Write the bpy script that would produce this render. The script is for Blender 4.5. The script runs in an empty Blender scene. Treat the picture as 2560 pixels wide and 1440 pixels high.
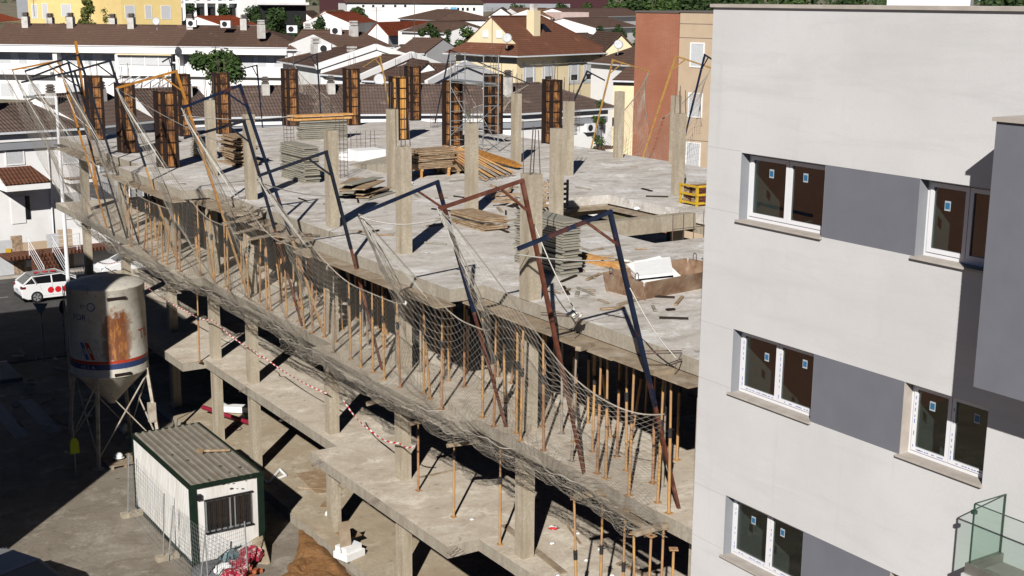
import bpy, bmesh, math, random
from mathutils import Vector, Matrix, noise
C = bpy.context.scene.collection
R = math.radians
rnd = random.Random(7)
# ---------------------------------------------------------------- camera
F_PX = 3260.15; PITCH = 0.216943; ROLL = 0.00858166; YAW = 0.994725
CAM = Vector((0.0, 0.0, 15.8))
_F = Vector((math.cos(YAW)*math.cos(PITCH), math.sin(YAW)*math.cos(PITCH), -math.sin(PITCH)))
_R0 = Vector((math.sin(YAW), -math.cos(YAW), 0.0)); _U0 = _R0.cross(_F)
_R = _R0*math.cos(ROLL) + _U0*math.sin(ROLL); _U = _U0*math.cos(ROLL) - _R0*math.sin(ROLL)
cd = bpy.data.cameras.new('camera'); cam = bpy.data.objects.new('camera', cd); C.objects.link(cam)
m = Matrix.Identity(4)
for i in range(3):
    m[i][0] = _R[i]; m[i][1] = _U[i]; m[i][2] = -_F[i]; m[i][3] = CAM[i]
cam.matrix_world = m
cd.sensor_width = 36; cd.lens = F_PX/2560*36; cd.clip_end = 5000; cd.clip_start = 0.2
bpy.context.scene.camera = cam
# ---------------------------------------------------------------- world, sun, exposure
SUN_AZ = R(228.5); SUN_EL = R(31.3)
w = bpy.data.worlds.new("World"); bpy.context.scene.world = w; w.use_nodes = True
nt = w.node_tree; bg = nt.nodes['Background']; sky = nt.nodes.new('ShaderNodeTexSky')
sky.sky_type = 'NISHITA'; sky.sun_disc = False; sky.sun_elevation = SUN_EL; sky.sun_rotation = R(221.5)
sky.altitude = 3500; sky.air_density = 0.4; sky.dust_density = 0.0; sky.ozone_density = 4.0
nt.links.new(sky.outputs[0], bg.inputs[0]); bg.inputs[1].default_value = 0.05
sd = bpy.data.lights.new('sun', 'SUN'); sun = bpy.data.objects.new('sun', sd); C.objects.link(sun)
sd.energy = 5.0; sd.angle = R(0.5); sd.color = (1.0, 0.965, 0.92)
sdir = Vector((math.cos(SUN_AZ)*math.cos(SUN_EL), math.sin(SUN_AZ)*math.cos(SUN_EL), math.sin(SUN_EL)))
sun.rotation_euler = sdir.to_track_quat('Z', 'Y').to_euler(); sun.location = (-30, -40, 60)
sc = bpy.context.scene
sc.view_settings.view_transform = 'Standard'; sc.view_settings.look = 'None'
sc.view_settings.exposure = 0.2; sc.view_settings.gamma = 1.0
sc.cycles.max_bounces = 6; sc.cycles.diffuse_bounces = 1; sc.cycles.glossy_bounces = 3
sc.cycles.transparent_max_bounces = 12; sc.cycles.transmission_bounces = 6
sc.cycles.sample_clamp_indirect = 3.0; sc.cycles.caustics_reflective = False; sc.cycles.caustics_refractive = False
# ---------------------------------------------------------------- rays through measured points of the place
def ray(u, v): return _F*F_PX + _R*(u-1280) - _U*(v-720)
def pz(u, v, z): d = ray(u, v); return CAM + d*((z-CAM.z)/d.z)
def px(u, v, x): d = ray(u, v); return CAM + d*((x-CAM.x)/d.x)
def py(u, v, y): d = ray(u, v); return CAM + d*((y-CAM.y)/d.y)
def pd(u, v, dist):
    d = ray(u, v); return CAM + d*(dist/F_PX)
G, L0, L1, L2, L3 = 0.0, 0.30, 3.35, 6.40, 9.45

# ---------------------------------------------------------------- mesh builder
class MB:
    def __init__(s): s.v = []; s.f = []; s.m = []; s.sm = []
    def add(s, vs, fs, mi=0, sm=False):
        n = len(s.v); s.v += [tuple(p) for p in vs]
        for f in fs: s.f.append(tuple(i+n for i in f)); s.m.append(mi); s.sm.append(sm)
    def box(s, x0, x1, y0, y1, z0, z1, mi=0):
        s.add([(x0,y0,z0),(x1,y0,z0),(x1,y1,z0),(x0,y1,z0),(x0,y0,z1),(x1,y0,z1),(x1,y1,z1),(x0,y1,z1)],
              [(0,3,2,1),(4,5,6,7),(0,1,5,4),(1,2,6,5),(2,3,7,6),(3,0,4,7)], mi)
    def obox(s, c, ax, ay, az, mi=0):
        c = Vector(c); ax = Vector(ax); ay = Vector(ay); az = Vector(az)
        s.add([c-ax-ay-az, c+ax-ay-az, c+ax+ay-az, c-ax+ay-az, c-ax-ay+az, c+ax-ay+az, c+ax+ay+az, c-ax+ay+az],
              [(0,3,2,1),(4,5,6,7),(0,1,5,4),(1,2,6,5),(2,3,7,6),(3,0,4,7)], mi)
    def bar(s, a, b, w, h, up=(0,0,1), mi=0):
        a = Vector(a); b = Vector(b); d = b-a; l = d.length
        if l < 1e-6: return
        d /= l; up = Vector(up); sd = d.cross(up)
        if sd.length < 1e-3: sd = d.cross(Vector((1,0,0)))
        sd.normalize(); u2 = sd.cross(d)
        s.obox((a+b)/2, d*(l/2), sd*(w/2), u2*(h/2), mi)
    def tube(s, a, b, r, n=6, r2=None, mi=0, cap=True, sm=True):
        a = Vector(a); b = Vector(b); d = (b-a)
        if d.length < 1e-6: return
        d.normalize(); r2 = r if r2 is None else r2
        p = d.cross(Vector((0,0,1)))
        if p.length < 1e-3: p = Vector((1,0,0))
        p.normalize(); q = d.cross(p)
        vs = []
        for c, rr in ((a, r), (b, r2)):
            for i in range(n):
                t = 2*math.pi*i/n; vs.append(c+p*(math.cos(t)*rr)+q*(math.sin(t)*rr))
        fs = [(i, i+n, (i+1) % n+n, (i+1) % n) for i in range(n)]
        s.add(vs, fs, mi, sm)
        if cap: s.add(vs, [tuple(range(n)), tuple(range(2*n-1, n-1, -1))], mi, False)
    def path(s, pts, r, n=5, mi=0):
        for i in range(len(pts)-1): s.tube(pts[i], pts[i+1], r, n, mi=mi, cap=False)
    def prism(s, poly, z0, z1, mi=0, mtop=None):
        n = len(poly); vs = [(p[0], p[1], z0) for p in poly]+[(p[0], p[1], z1) for p in poly]
        fs = [(i, (i+1) % n, (i+1) % n+n, i+n) for i in range(n)]
        s.add(vs, fs+[tuple(range(n-1, -1, -1))], mi); s.add(vs, [tuple(range(n, 2*n))], mi if mtop is None else mtop)
    def lathe(s, prof, c=(0,0,0), n=32, mi=0, sm=True):
        vs = []
        for (r, z) in prof:
            for i in range(n):
                t = 2*math.pi*i/n; vs.append((c[0]+r*math.cos(t), c[1]+r*math.sin(t), c[2]+z))
        fs = []
        for k in range(len(prof)-1):
            for i in range(n):
                fs.append((k*n+i, k*n+(i+1) % n, (k+1)*n+(i+1) % n, (k+1)*n+i))
        s.add(vs, fs, mi, sm)
    def ball(s, c, r, n=8, m=6, sq=(1,1,1), mi=0, jit=0.0):
        vs = []; c = Vector(c)
        for j in range(m+1):
            ph = math.pi*j/m
            for i in range(n):
                t = 2*math.pi*i/n; k = 1+(rnd.uniform(-jit, jit) if jit else 0)
                vs.append(c+Vector((math.sin(ph)*math.cos(t)*sq[0], math.sin(ph)*math.sin(t)*sq[1], math.cos(ph)*sq[2]))*(r*k))
        fs = [(j*n+i, (j+1)*n+i, (j+1)*n+(i+1) % n, j*n+(i+1) % n) for j in range(m) for i in range(n)]
        s.add(vs, fs, mi, True)
    def quad(s, a, b, c, d, mi=0): s.add([a, b, c, d], [(0, 1, 2, 3)], mi)
    def slab3(s, pts, th, mi=0):
        """closed plate on a planar polygon given in order, thickness th downwards along its normal"""
        P = [Vector(p) for p in pts]; n = (P[1]-P[0]).cross(P[-1]-P[0]).normalized()
        if n.z < 0: n = -n
        k = len(P); vs = P+[p-n*th for p in P]
        s.add(vs, [tuple(range(k)), tuple(range(2*k-1, k-1, -1))]+[(i, i+k, (i+1) % k+k, (i+1) % k) for i in range(k)], mi)
    def mesh(s, name, mats, off=None):
        me = bpy.data.meshes.new(name)
        if off is not None:
            o = Vector(off); vs = [tuple(Vector(p)-o) for p in s.v]
        else: vs = s.v
        me.from_pydata(vs, [], s.f); me.polygons.foreach_set('material_index', s.m); me.polygons.foreach_set('use_smooth', s.sm)
        for mt in (mats if isinstance(mats, (list, tuple)) else [mats]): me.materials.append(mt)
        bm = bmesh.new(); bm.from_mesh(me); bmesh.ops.recalc_face_normals(bm, faces=bm.faces); bm.to_mesh(me); bm.free()
        me.update(); return me
    def build(s, name, mats, parent=None, world=False):
        off = None
        if world and parent is not None: off = parent.location.copy()
        if world and parent is not None and parent.parent is not None: off = parent.location+parent.parent.location
        o = bpy.data.objects.new(name, s.mesh(name, mats, off)); C.objects.link(o)
        if parent is not None: o.parent = parent
        return o
def tag(o, label=None, cat=None, group=None, kind=None):
    if label: o['label'] = label
    if cat: o['category'] = cat
    if group: o['group'] = group
    if kind: o['kind'] = kind
    return o
def thing(name, label, cat, loc=(0,0,0), rz=0.0, group=None):
    o = bpy.data.objects.new(name, None); C.objects.link(o); o.location = loc; o.rotation_euler = (0,0,rz)
    o.empty_display_size = 0.3
    return tag(o, label, cat, group)
def struct(name, mb, mats):
    o = mb.build(name, mats); o['kind'] = 'structure'; return o
def kids(o): return list(o.children)
def dup(root, loc=None, rz=None, label=None, group=None):
    chs = kids(root)
    r = root.copy(); C.objects.link(r)
    if loc is not None: r.location = loc
    if rz is not None: r.rotation_euler = (r.rotation_euler[0], r.rotation_euler[1], rz) if not isinstance(rz, tuple) else rz
    if label: r['label'] = label
    if group: r['group'] = group
    for ch in chs:
        g = kids(ch); c = ch.copy(); C.objects.link(c); c.parent = r
        for h in g: d = h.copy(); C.objects.link(d); d.parent = c
    return r
def solo(mb, name, mats, label, cat, group=None, base=None):
    """a thing made of one mesh, its origin at its base"""
    if base is None:
        xs = [p[0] for p in mb.v]; ys = [p[1] for p in mb.v]; zs = [p[2] for p in mb.v]
        base = ((min(xs)+max(xs))/2, (min(ys)+max(ys))/2, min(zs))
    o = bpy.data.objects.new(name, mb.mesh(name, mats, base)); C.objects.link(o); o.location = base
    return tag(o, label, cat, group)

# ---------------------------------------------------------------- materials
def NM(name):
    m = bpy.data.materials.new(name); m.use_nodes = True; nt = m.node_tree
    return m, nt, nt.nodes['Principled BSDF']
def coords(nt, scale=(1,1,1), rand=False, world=False):
    if world:
        g = nt.nodes.new('ShaderNodeNewGeometry'); out = g.outputs['Position']
    else:
        t = nt.nodes.new('ShaderNodeTexCoord'); out = t.outputs['Object']
    if rand:
        oi = nt.nodes.new('ShaderNodeObjectInfo'); ml = nt.nodes.new('ShaderNodeMath'); ml.operation = 'MULTIPLY'; ml.inputs[1].default_value = 57.0
        nt.links.new(oi.outputs['Random'], ml.inputs[0]); ad = nt.nodes.new('ShaderNodeVectorMath'); ad.operation = 'ADD'
        nt.links.new(out, ad.inputs[0]); nt.links.new(ml.outputs[0], ad.inputs[1]); out = ad.outputs[0]
    mp = nt.nodes.new('ShaderNodeMapping'); mp.inputs['Scale'].default_value = scale
    nt.links.new(out, mp.inputs[0]); return mp.outputs[0]
def noise_fac(nt, co, scale, detail=5, rough=0.6, lo=0.35, hi=0.65, dist=0.0):
    n = nt.nodes.new('ShaderNodeTexNoise'); n.inputs['Scale'].default_value = scale; n.inputs['Detail'].default_value = detail
    n.inputs['Roughness'].default_value = rough; n.inputs['Distortion'].default_value = dist
    nt.links.new(co, n.inputs['Vector'])
    r = nt.nodes.new('ShaderNodeMapRange'); r.inputs[1].default_value = lo; r.inputs[2].default_value = hi
    nt.links.new(n.outputs[0], r.inputs[0]); return r.outputs[0], n.outputs[0]
def mix(nt, fac, a, b, blend='MIX'):
    x = nt.nodes.new('ShaderNodeMix'); x.data_type = 'RGBA'; x.blend_type = blend
    for inp, val in ((x.inputs[0], fac), (x.inputs[6], a), (x.inputs[7], b)):
        if hasattr(val, 'is_linked') or isinstance(val, bpy.types.NodeSocket): nt.links.new(val, inp)
        elif isinstance(val, (int, float)): inp.default_value = val
        else: inp.default_value = (*val, 1) if len(val) == 3 else val
    return x.outputs[2]
def bump(nt, b, h, strength=0.3, dist=0.02):
    bp = nt.nodes.new('ShaderNodeBump'); bp.inputs['Strength'].default_value = strength; bp.inputs['Distance'].default_value = dist
    nt.links.new(h, bp.inputs['Height']); nt.links.new(bp.outputs[0], b.inputs['Normal'])
def M(name, c1, c2=None, scale=3.0, rough=0.8, c3=None, scale3=0.7, stretch=(1,1,1), bs=0.25, bd=0.02, metal=0.0, rand=True, world=False, lo=.35, hi=.65, fac3=1.0, lo3=.5, hi3=.7, spec=0.3):
    m, nt, b = NM(name); b.inputs['Roughness'].default_value = rough; b.inputs['Metallic'].default_value = metal
    b.inputs['Specular IOR Level'].default_value = spec
    if c2 is None: c2 = tuple(x*0.82 for x in c1)
    co = coords(nt, stretch, rand and not world, world)
    f, raw = noise_fac(nt, co, scale, lo=lo, hi=hi)
    col = mix(nt, f, c1, c2)
    if c3 is not None:
        f3, _ = noise_fac(nt, co, scale3, 6, .65, lo3, hi3)
        if fac3 != 1.0:
            q = nt.nodes.new('ShaderNodeMath'); q.operation = 'MULTIPLY'; q.inputs[1].default_value = fac3; nt.links.new(f3, q.inputs[0]); f3 = q.outputs[0]
        col = mix(nt, f3, col, c3)
    nt.links.new(col, b.inputs['Base Color'])
    if bs: bump(nt, b, raw, bs, bd)
    return m
def flat(name, c, rough=0.6, metal=0.0, spec=0.4):
    return M(name, c, tuple(x*0.88 for x in c), 6.0, rough, metal=metal, bs=0.0, spec=spec)

def deck_mat(name, base, dark, pale, str_=(.9, 1.7, 1), dist=.5):
    m, nt, b = NM(name); b.inputs['Roughness'].default_value = 0.9; b.inputs['Specular IOR Level'].default_value = 0.2
    co = coords(nt, (1,1,1), False, True)
    f1, r1 = noise_fac(nt, co, 0.35, 6, .65, .42, .66)
    st = coords(nt, str_, False, True)
    f2, r2 = noise_fac(nt, st, 1.1, 8, .72, .47, .68, dist)
    f3, r3 = noise_fac(nt, co, 9.0, 5, .7, .35, .75)
    f4, r4 = noise_fac(nt, co, 2.4, 4, .6, .63, .72)
    c = mix(nt, f1, base, pale); c = mix(nt, f2, c, dark)
    c = mix(nt, f3, c, tuple(x*0.84 for x in base))
    f5, r5 = noise_fac(nt, co, .9, 9, .78, .52, .64, .3); c = mix(nt, f5, c, tuple(x*1.12 for x in pale))
    f6, r6 = noise_fac(nt, st, 3.3, 8, .8, .58, .68, 1.0); c = mix(nt, f6, c, tuple(x*.75 for x in dark))
    q = nt.nodes.new('ShaderNodeMath'); q.operation = 'MULTIPLY'; q.inputs[1].default_value = .55; nt.links.new(f4, q.inputs[0])
    c = mix(nt, q.outputs[0], c, tuple(x*0.35 for x in dark))
    nt.links.new(c, b.inputs['Base Color']); bump(nt, b, r3, .5, .02)
    return m
def conc_mat(name, c1, c2, c3, bands=True):
    """board-marked concrete for columns and slab faces"""
    m, nt, b = NM(name); b.inputs['Roughness'].default_value = 0.88; b.inputs['Specular IOR Level'].default_value = 0.2
    co = coords(nt, (1,1,1), False, True)
    f1, r1 = noise_fac(nt, co, 1.1, 6, .6, .35, .68)
    st = coords(nt, (6, 6, .7), False, True)
    f2, r2 = noise_fac(nt, st, 1.0, 5, .6, .45, .75)
    f3, r3 = noise_fac(nt, co, 14, 4, .6, .4, .8)
    c = mix(nt, f1, c1, c2); c = mix(nt, f2, c, c3); c = mix(nt, f3, c, tuple(x*.8 for x in c2))
    nt.links.new(c, b.inputs['Base Color']); bump(nt, b, r3, .4, .015)
    return m
def tile_mat(name, c1, c2, scale=1.0, row=0.22, colw=0.22, moss=None):
    """roof tiles: uses UV-free object coordinates; x along the eave, y up the slope"""
    m, nt, b = NM(name); b.inputs['Roughness'].default_value = 0.9; b.inputs['Specular IOR Level'].default_value = 0.15
    co = coords(nt, (1,1,1), False, False)
    f1, r1 = noise_fac(nt, co, 1.2, 6, .7, .35, .7)
    col = mix(nt, f1, c1, c2)
    fz, rz = noise_fac(nt, co, 16, 2, .5, .35, .7)
    col = mix(nt, fz, col, tuple(x*.6 for x in c1))
    oi = nt.nodes.new('ShaderNodeObjectInfo'); vr = nt.nodes.new('ShaderNodeMapRange'); vr.inputs[3].default_value = .8; vr.inputs[4].default_value = 1.3; nt.links.new(oi.outputs['Random'], vr.inputs[0]); col = mix(nt, 1.0, col, vr.outputs[0], 'MULTIPLY')
    fm, _ = noise_fac(nt, co, .8, 8, .8, .56, .66); col = mix(nt, fm, col, tuple(x*1.5 for x in c1))
    wv = nt.nodes.new('ShaderNodeTexWave'); wv.wave_type = 'BANDS'; wv.bands_direction = 'X'; wv.inputs['Scale'].default_value = 1/colw/3.1416*1.0
    wv.inputs['Distortion'].default_value = .4; nt.links.new(co, wv.inputs[0])
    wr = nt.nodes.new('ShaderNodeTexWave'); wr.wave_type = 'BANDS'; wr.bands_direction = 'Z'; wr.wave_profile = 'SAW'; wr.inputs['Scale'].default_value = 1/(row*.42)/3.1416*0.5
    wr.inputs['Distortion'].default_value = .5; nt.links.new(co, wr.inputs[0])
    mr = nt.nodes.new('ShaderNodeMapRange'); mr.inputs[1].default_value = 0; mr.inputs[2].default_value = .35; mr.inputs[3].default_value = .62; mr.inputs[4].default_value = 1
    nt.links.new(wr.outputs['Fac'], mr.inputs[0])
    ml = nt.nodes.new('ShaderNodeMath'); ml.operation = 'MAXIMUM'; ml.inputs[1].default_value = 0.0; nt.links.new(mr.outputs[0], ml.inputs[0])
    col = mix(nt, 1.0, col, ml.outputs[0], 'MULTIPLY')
    ad = nt.nodes.new('ShaderNodeMath'); ad.operation = 'ADD'; nt.links.new(wv.outputs['Fac'], ad.inputs[0]); nt.links.new(wr.outputs['Fac'], ad.inputs[1])
    nt.links.new(col, b.inputs['Base Color']); bump(nt, b, ad.outputs[0], .8, .05)
    return m
def brick_mat(name, c1, c2, mortar, sc=1.0):
    m, nt, b = NM(name); b.inputs['Roughness'].default_value = 0.9
    g = nt.nodes.new('ShaderNodeNewGeometry'); sp = nt.nodes.new('ShaderNodeSeparateXYZ'); nt.links.new(g.outputs['Position'], sp.inputs[0])
    ad = nt.nodes.new('ShaderNodeMath'); ad.operation = 'ADD'; nt.links.new(sp.outputs[0], ad.inputs[0]); nt.links.new(sp.outputs[1], ad.inputs[1])
    cb = nt.nodes.new('ShaderNodeCombineXYZ'); nt.links.new(ad.outputs[0], cb.inputs[0]); nt.links.new(sp.outputs[2], cb.inputs[1])
    br = nt.nodes.new('ShaderNodeTexBrick'); br.inputs['Scale'].default_value = sc; br.inputs['Brick Width'].default_value = .25; br.inputs['Row Height'].default_value = .07
    br.inputs['Mortar Size'].default_value = .012; br.inputs['Color1'].default_value = (*c1, 1); br.inputs['Color2'].default_value = (*c2, 1); br.inputs['Mortar'].default_value = (*mortar, 1)
    nt.links.new(cb.outputs[0], br.inputs[0])
    co = coords(nt, (1,1,1), False, True); f, _ = noise_fac(nt, co, .5, 5, .6, .3, .8)
    c = mix(nt, f, br.outputs[0], tuple(x*.75 for x in c1)); nt.links.new(c, b.inputs['Base Color'])
    return m
MT = {}
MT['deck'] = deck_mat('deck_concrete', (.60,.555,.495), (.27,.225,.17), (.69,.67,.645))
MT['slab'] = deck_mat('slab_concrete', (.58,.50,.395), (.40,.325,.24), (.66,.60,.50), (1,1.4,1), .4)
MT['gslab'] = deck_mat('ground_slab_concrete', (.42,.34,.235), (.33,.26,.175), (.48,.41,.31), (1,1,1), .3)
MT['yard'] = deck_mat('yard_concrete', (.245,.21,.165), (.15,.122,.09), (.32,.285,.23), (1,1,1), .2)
MT['conc'] = conc_mat('column_concrete', (.46,.405,.315), (.36,.305,.225), (.26,.21,.145))
MT['face'] = conc_mat('slab_face_concrete', (.42,.38,.31), (.33,.29,.23), (.26,.22,.17))
MT['board'] = M('formwork_board', (.33,.26,.18), (.22,.165,.11), 3, .9, (.42,.36,.28), 2.0, (1,1,1), world=True)
MT['asphalt'] = M('asphalt', (.085,.08,.078), (.06,.057,.055), 2.0, .95, (.11,.105,.10), .35, world=True)
MT['pave'] = M('pavement_tile', (.27,.25,.23), (.22,.20,.18), 3, .9, world=True)
MT['paint'] = M('road_paint', (.30,.30,.30), (.22,.22,.22), 5, .8, world=True)
MT['earth'] = M('brown_earth', (.30,.15,.055), (.20,.095,.035), 9, .95, (.36,.20,.09), 2.5, world=True, bs=.8, bd=.05)
MT['soil'] = M('dry_ground', (.26,.22,.16), (.19,.16,.11), 1.0, .95, (.10,.11,.05), .15, world=True)
MT['render'] = M('white_render', (.625,.615,.60), (.585,.573,.556), 1.4, .9, (.665,.655,.64), .33, world=True, bs=.25, bd=.004, lo3=.45, hi3=.7)
m, nt, b = NM('white_render_trowelled'); b.inputs['Roughness'].default_value = .92; b.inputs['Specular IOR Level'].default_value = .15
co = coords(nt, (1,1,1), False, True); f1, r1 = noise_fac(nt, co, .45, 6, .62, .38, .64); c = mix(nt, f1, (.595,.588,.578), (.65,.643,.634))
st = coords(nt, (1, .35, 2.6), False, True); f2, r2 = noise_fac(nt, st, .9, 7, .7, .50, .72, .5); c = mix(nt, f2, c, (.562,.555,.545))
st = coords(nt, (1, 3.0, .25), False, True); f3, r3 = noise_fac(nt, st, 1.0, 6, .65, .60, .78); q_ = nt.nodes.new('ShaderNodeMath'); q_.operation = 'MULTIPLY'; q_.inputs[1].default_value = .6; nt.links.new(f3, q_.inputs[0]); c = mix(nt, q_.outputs[0], c, (.53,.52,.506))
f4, r4 = noise_fac(nt, co, 45, 3, .6, .3, .7); c = mix(nt, f4, c, mix(nt, .10, c, (.3,.3,.3))); nt.links.new(c, b.inputs['Base Color']); bump(nt, b, r4, .35, .004); MT['render'] = m
MT['greypaint'] = M('grey_paint', (.165,.169,.193), (.152,.156,.179), 2, .75, world=True, bs=.1, bd=.004)
MT['reveal'] = M('grey_reveal', (.27,.28,.30), (.25,.26,.28), 2, .8, world=True, bs=0)
MT['sill'] = M('stone_sill', (.46,.41,.36), (.40,.355,.31), 4, .7, (.52,.48,.43), 1.5, world=True, bs=.1)
MT['pvc'] = M('white_pvc', (.78,.78,.79), (.74,.74,.76), 3, .35, bs=0)
MT['print'] = flat('blue_film_print', (.22,.26,.55), .5)
MT['blue_st'] = flat('blue_sticker', (.03,.15,.30), .4)
MT['white_st'] = flat('white_sticker', (.42,.47,.50), .5)
MT['black'] = flat('black_gasket', (.012,.012,.014), .5)
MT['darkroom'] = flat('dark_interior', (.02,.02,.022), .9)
def glass_mat(name, tint=(.015,.018,.02), rough=.03):
    m, nt, b = NM(name); b.inputs['Base Color'].default_value = (*tint, 1); b.inputs['Roughness'].default_value = rough
    b.inputs['Specular IOR Level'].default_value = .9; b.inputs['IOR'].default_value = 1.6
    co = coords(nt, (1,1,1), False, True); f, r = noise_fac(nt, co, 1.6, 2, .5); bump(nt, b, r, .12, .02)
    return m
MT['glass'] = glass_mat('window_glass')
def clear_glass(name, tint, base=.03):
    m, nt, b = NM(name); nt.nodes.remove(b); out = nt.nodes['Material Output']
    tr = nt.nodes.new('ShaderNodeBsdfTransparent'); tr.inputs[0].default_value = (*tint, 1)
    gl = nt.nodes.new('ShaderNodeBsdfGlossy'); gl.inputs['Roughness'].default_value = .02; gl.inputs[0].default_value = (.9,.95,.92,1)
    lw = nt.nodes.new('ShaderNodeLayerWeight'); lw.inputs[0].default_value = .5; pw = nt.nodes.new('ShaderNodeMath'); pw.operation = 'POWER'; pw.inputs[1].default_value = 4.0; nt.links.new(lw.outputs['Facing'], pw.inputs[0])
    fr = nt.nodes.new('ShaderNodeMath'); fr.operation = 'MULTIPLY_ADD'; fr.inputs[1].default_value = .5; fr.inputs[2].default_value = base; nt.links.new(pw.outputs[0], fr.inputs[0])
    ms = nt.nodes.new('ShaderNodeMixShader'); nt.links.new(fr.outputs[0], ms.inputs[0]); nt.links.new(tr.outputs[0], ms.inputs[1]); nt.links.new(gl.outputs[0], ms.inputs[2])
    nt.links.new(ms.outputs[0], out.inputs[0]); return m
MT['greenglass'] = clear_glass('green_balcony_glass', (.93,.97,.95))
MT['windowglass'] = clear_glass('window_pane_glass', (.50,.55,.54), .085)
MT['plaster'] = M('room_plaster', (.50,.49,.46), (.42,.41,.39), 2, .9, world=True, bs=0)
MT['glassedge'] = flat('glass_edge', (.03,.07,.05), .2)
MT['steelgrey'] = M('galvanised_steel', (.38,.39,.38), (.30,.31,.31), 5, .5, metal=.5, bs=0)
MT['blue'] = M('blue_steel', (.010,.019,.050), (.006,.010,.022), 2.5, .45, (.085,.03,.018), 1.6, fac3=.85, lo3=.56, hi3=.62, bs=.1)
MT['slate'] = M('slate_steel', (.018,.023,.036), (.010,.013,.02), 2.5, .5, (.05,.03,.02), 2.0, fac3=.7, lo3=.58, hi3=.64, bs=.1)
MT['rust'] = M('rusty_steel', (.14,.045,.025), (.075,.025,.016), 4, .7, (.22,.10,.07), 3.0, bs=.2)
MT['orange'] = M('orange_steel', (.50,.22,.03), (.38,.16,.03), 4, .5, (.20,.10,.05), 5.0, fac3=.9, bs=.1)
MT['prop'] = M('prop_orange', (.52,.29,.09), (.34,.20,.11), 2.5, .6, (.30,.20,.14), 4.0, fac3=.8, bs=.1)
MT['proprust'] = M('prop_rust', (.30,.14,.06), (.42,.24,.12), 2.5, .7, (.16,.08,.05), 4.0, bs=.1)
MT['propgrey'] = M('prop_grey', (.33,.30,.25), (.22,.20,.17), 2.5, .6, (.30,.16,.08), 4.0, bs=.1)
MT['darksteel'] = M('dark_collar', (.035,.03,.028), (.02,.018,.016), 5, .7, bs=0)
MT['net'] = M('net_cord', (.32,.285,.235), (.22,.195,.16), 1.2, .95, bs=0)
MT['rope'] = M('white_rope', (.72,.70,.64), (.6,.57,.5), 6, .9, bs=0)
MT['wood'] = M('weathered_timber', (.36,.25,.15), (.25,.165,.095), 5, .85, (.46,.37,.26), 3.0, (1,1,1), bs=.2)
MT['woodorange'] = M('orange_timber', (.62,.33,.11), (.50,.25,.08), 5, .8, (.66,.46,.25), 3.0, bs=.2)
MT['panelgrey'] = M('grey_panel', (.30,.285,.235), (.23,.215,.175), 4, .85, (.38,.33,.25), 2.0, bs=.2)
MT['formwood'] = M('form_plywood', (.42,.19,.06), (.17,.075,.03), 3.5, .7, (.06,.03,.016), 3.2, (1,1,.6), bs=.2, lo3=.47, hi3=.58)
MT['formwoodlight'] = M('form_plywood_new', (.70,.36,.09), (.52,.25,.07), 3, .6, (.22,.11,.05), 2.6, bs=.2, lo3=.58, hi3=.64)
MT['tan'] = M('tan_steel', (.46,.27,.07), (.34,.20,.06), 4, .5, (.18,.10,.05), 5.0, fac3=.9, bs=.1)
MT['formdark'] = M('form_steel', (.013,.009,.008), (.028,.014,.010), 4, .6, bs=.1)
MT['rebar'] = M('rebar_steel', (.09,.085,.085), (.14,.08,.06), 5, .7, bs=0)
MT['white'] = M('white_paint', (.80,.79,.77), (.74,.73,.71), 1.5, .8, (.68,.66,.62), .6, world=True, bs=0)
MT['foam'] = M('white_foam', (.84,.84,.82), (.78,.78,.76), 6, .8, bs=.1)
def vz(x, y, v):
    """height at which the vertical through (x, y) passes the measured height v"""
    f = F_PX; k = v-720
    return CAM.z - (f*(x*_U.x+y*_U.y)+k*(x*_F.x+y*_F.y))/(f*_U.z+k*_F.z)
# ================================================================ the ground
def terr(x, y):
    d = math.hypot(x, y); t = min(max((d-88)/70, 0), 1); s = t*t*(3-2*t)
    return 4.3*s + max(0, d-160)*0.0195 - (0 if d < 600 else (d-600)*0.0195*.6)
g = MB(); N = 60
rs = [0, 10, 20, 30, 40, 50, 60, 70, 80, 90, 100, 110, 120, 135, 150, 165, 180, 220, 270, 330, 400, 500, 650, 900, 1400, 2500, 4500]
for k, r_ in enumerate(rs):
    for i in range(N):
        a = 2*math.pi*i/N; g.v.append((r_*math.cos(a), r_*math.sin(a), terr(r_, 0)-0.02 if r_ < 2000 else terr(r_, 0)-20))
for k in range(len(rs)-1):
    for i in range(N):
        g.f.append((k*N+i, (k+1)*N+i, (k+1)*N+(i+1) % N, k*N+(i+1) % N)); g.m.append(0); g.sm.append(True)
struct('ground', g, MT['soil'])
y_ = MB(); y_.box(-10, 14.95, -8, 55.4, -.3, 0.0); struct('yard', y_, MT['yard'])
r_ = MB(); r_.box(-40, 130, 58.5, 77.0, -.3, 0.012); struct('road', r_, MT['asphalt'])
zb_ = MB()
for (a, b) in (((20,1010), (85,1080)), ((70,985), (130,1060))):
    pass
for k in range(6):
    zb_.box(4.9+k*1.15, 5.45+k*1.15, 47.9, 52.6, .002, .008)
for k in range(14): zb_.box(-6+k*6, -3.5+k*6, 72.0, 72.12, .012, .018)
struct('road_marking', zb_, MT['paint'])
pv = MB(); pv.box(-40, 130, 77.0, 79.2, -.2, .14); pv.box(-40, 11.5, 55.5, 58.3, -.2, .14); struct('pavement', pv, MT['pave'])
ct = MB(); ct.box(-40, 130, 76.85, 77.0, -.2, .15); ct.box(-40, 11.5, 58.3, 58.5, -.2, .15); struct('kerb', ct, MT['sill'])

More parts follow.
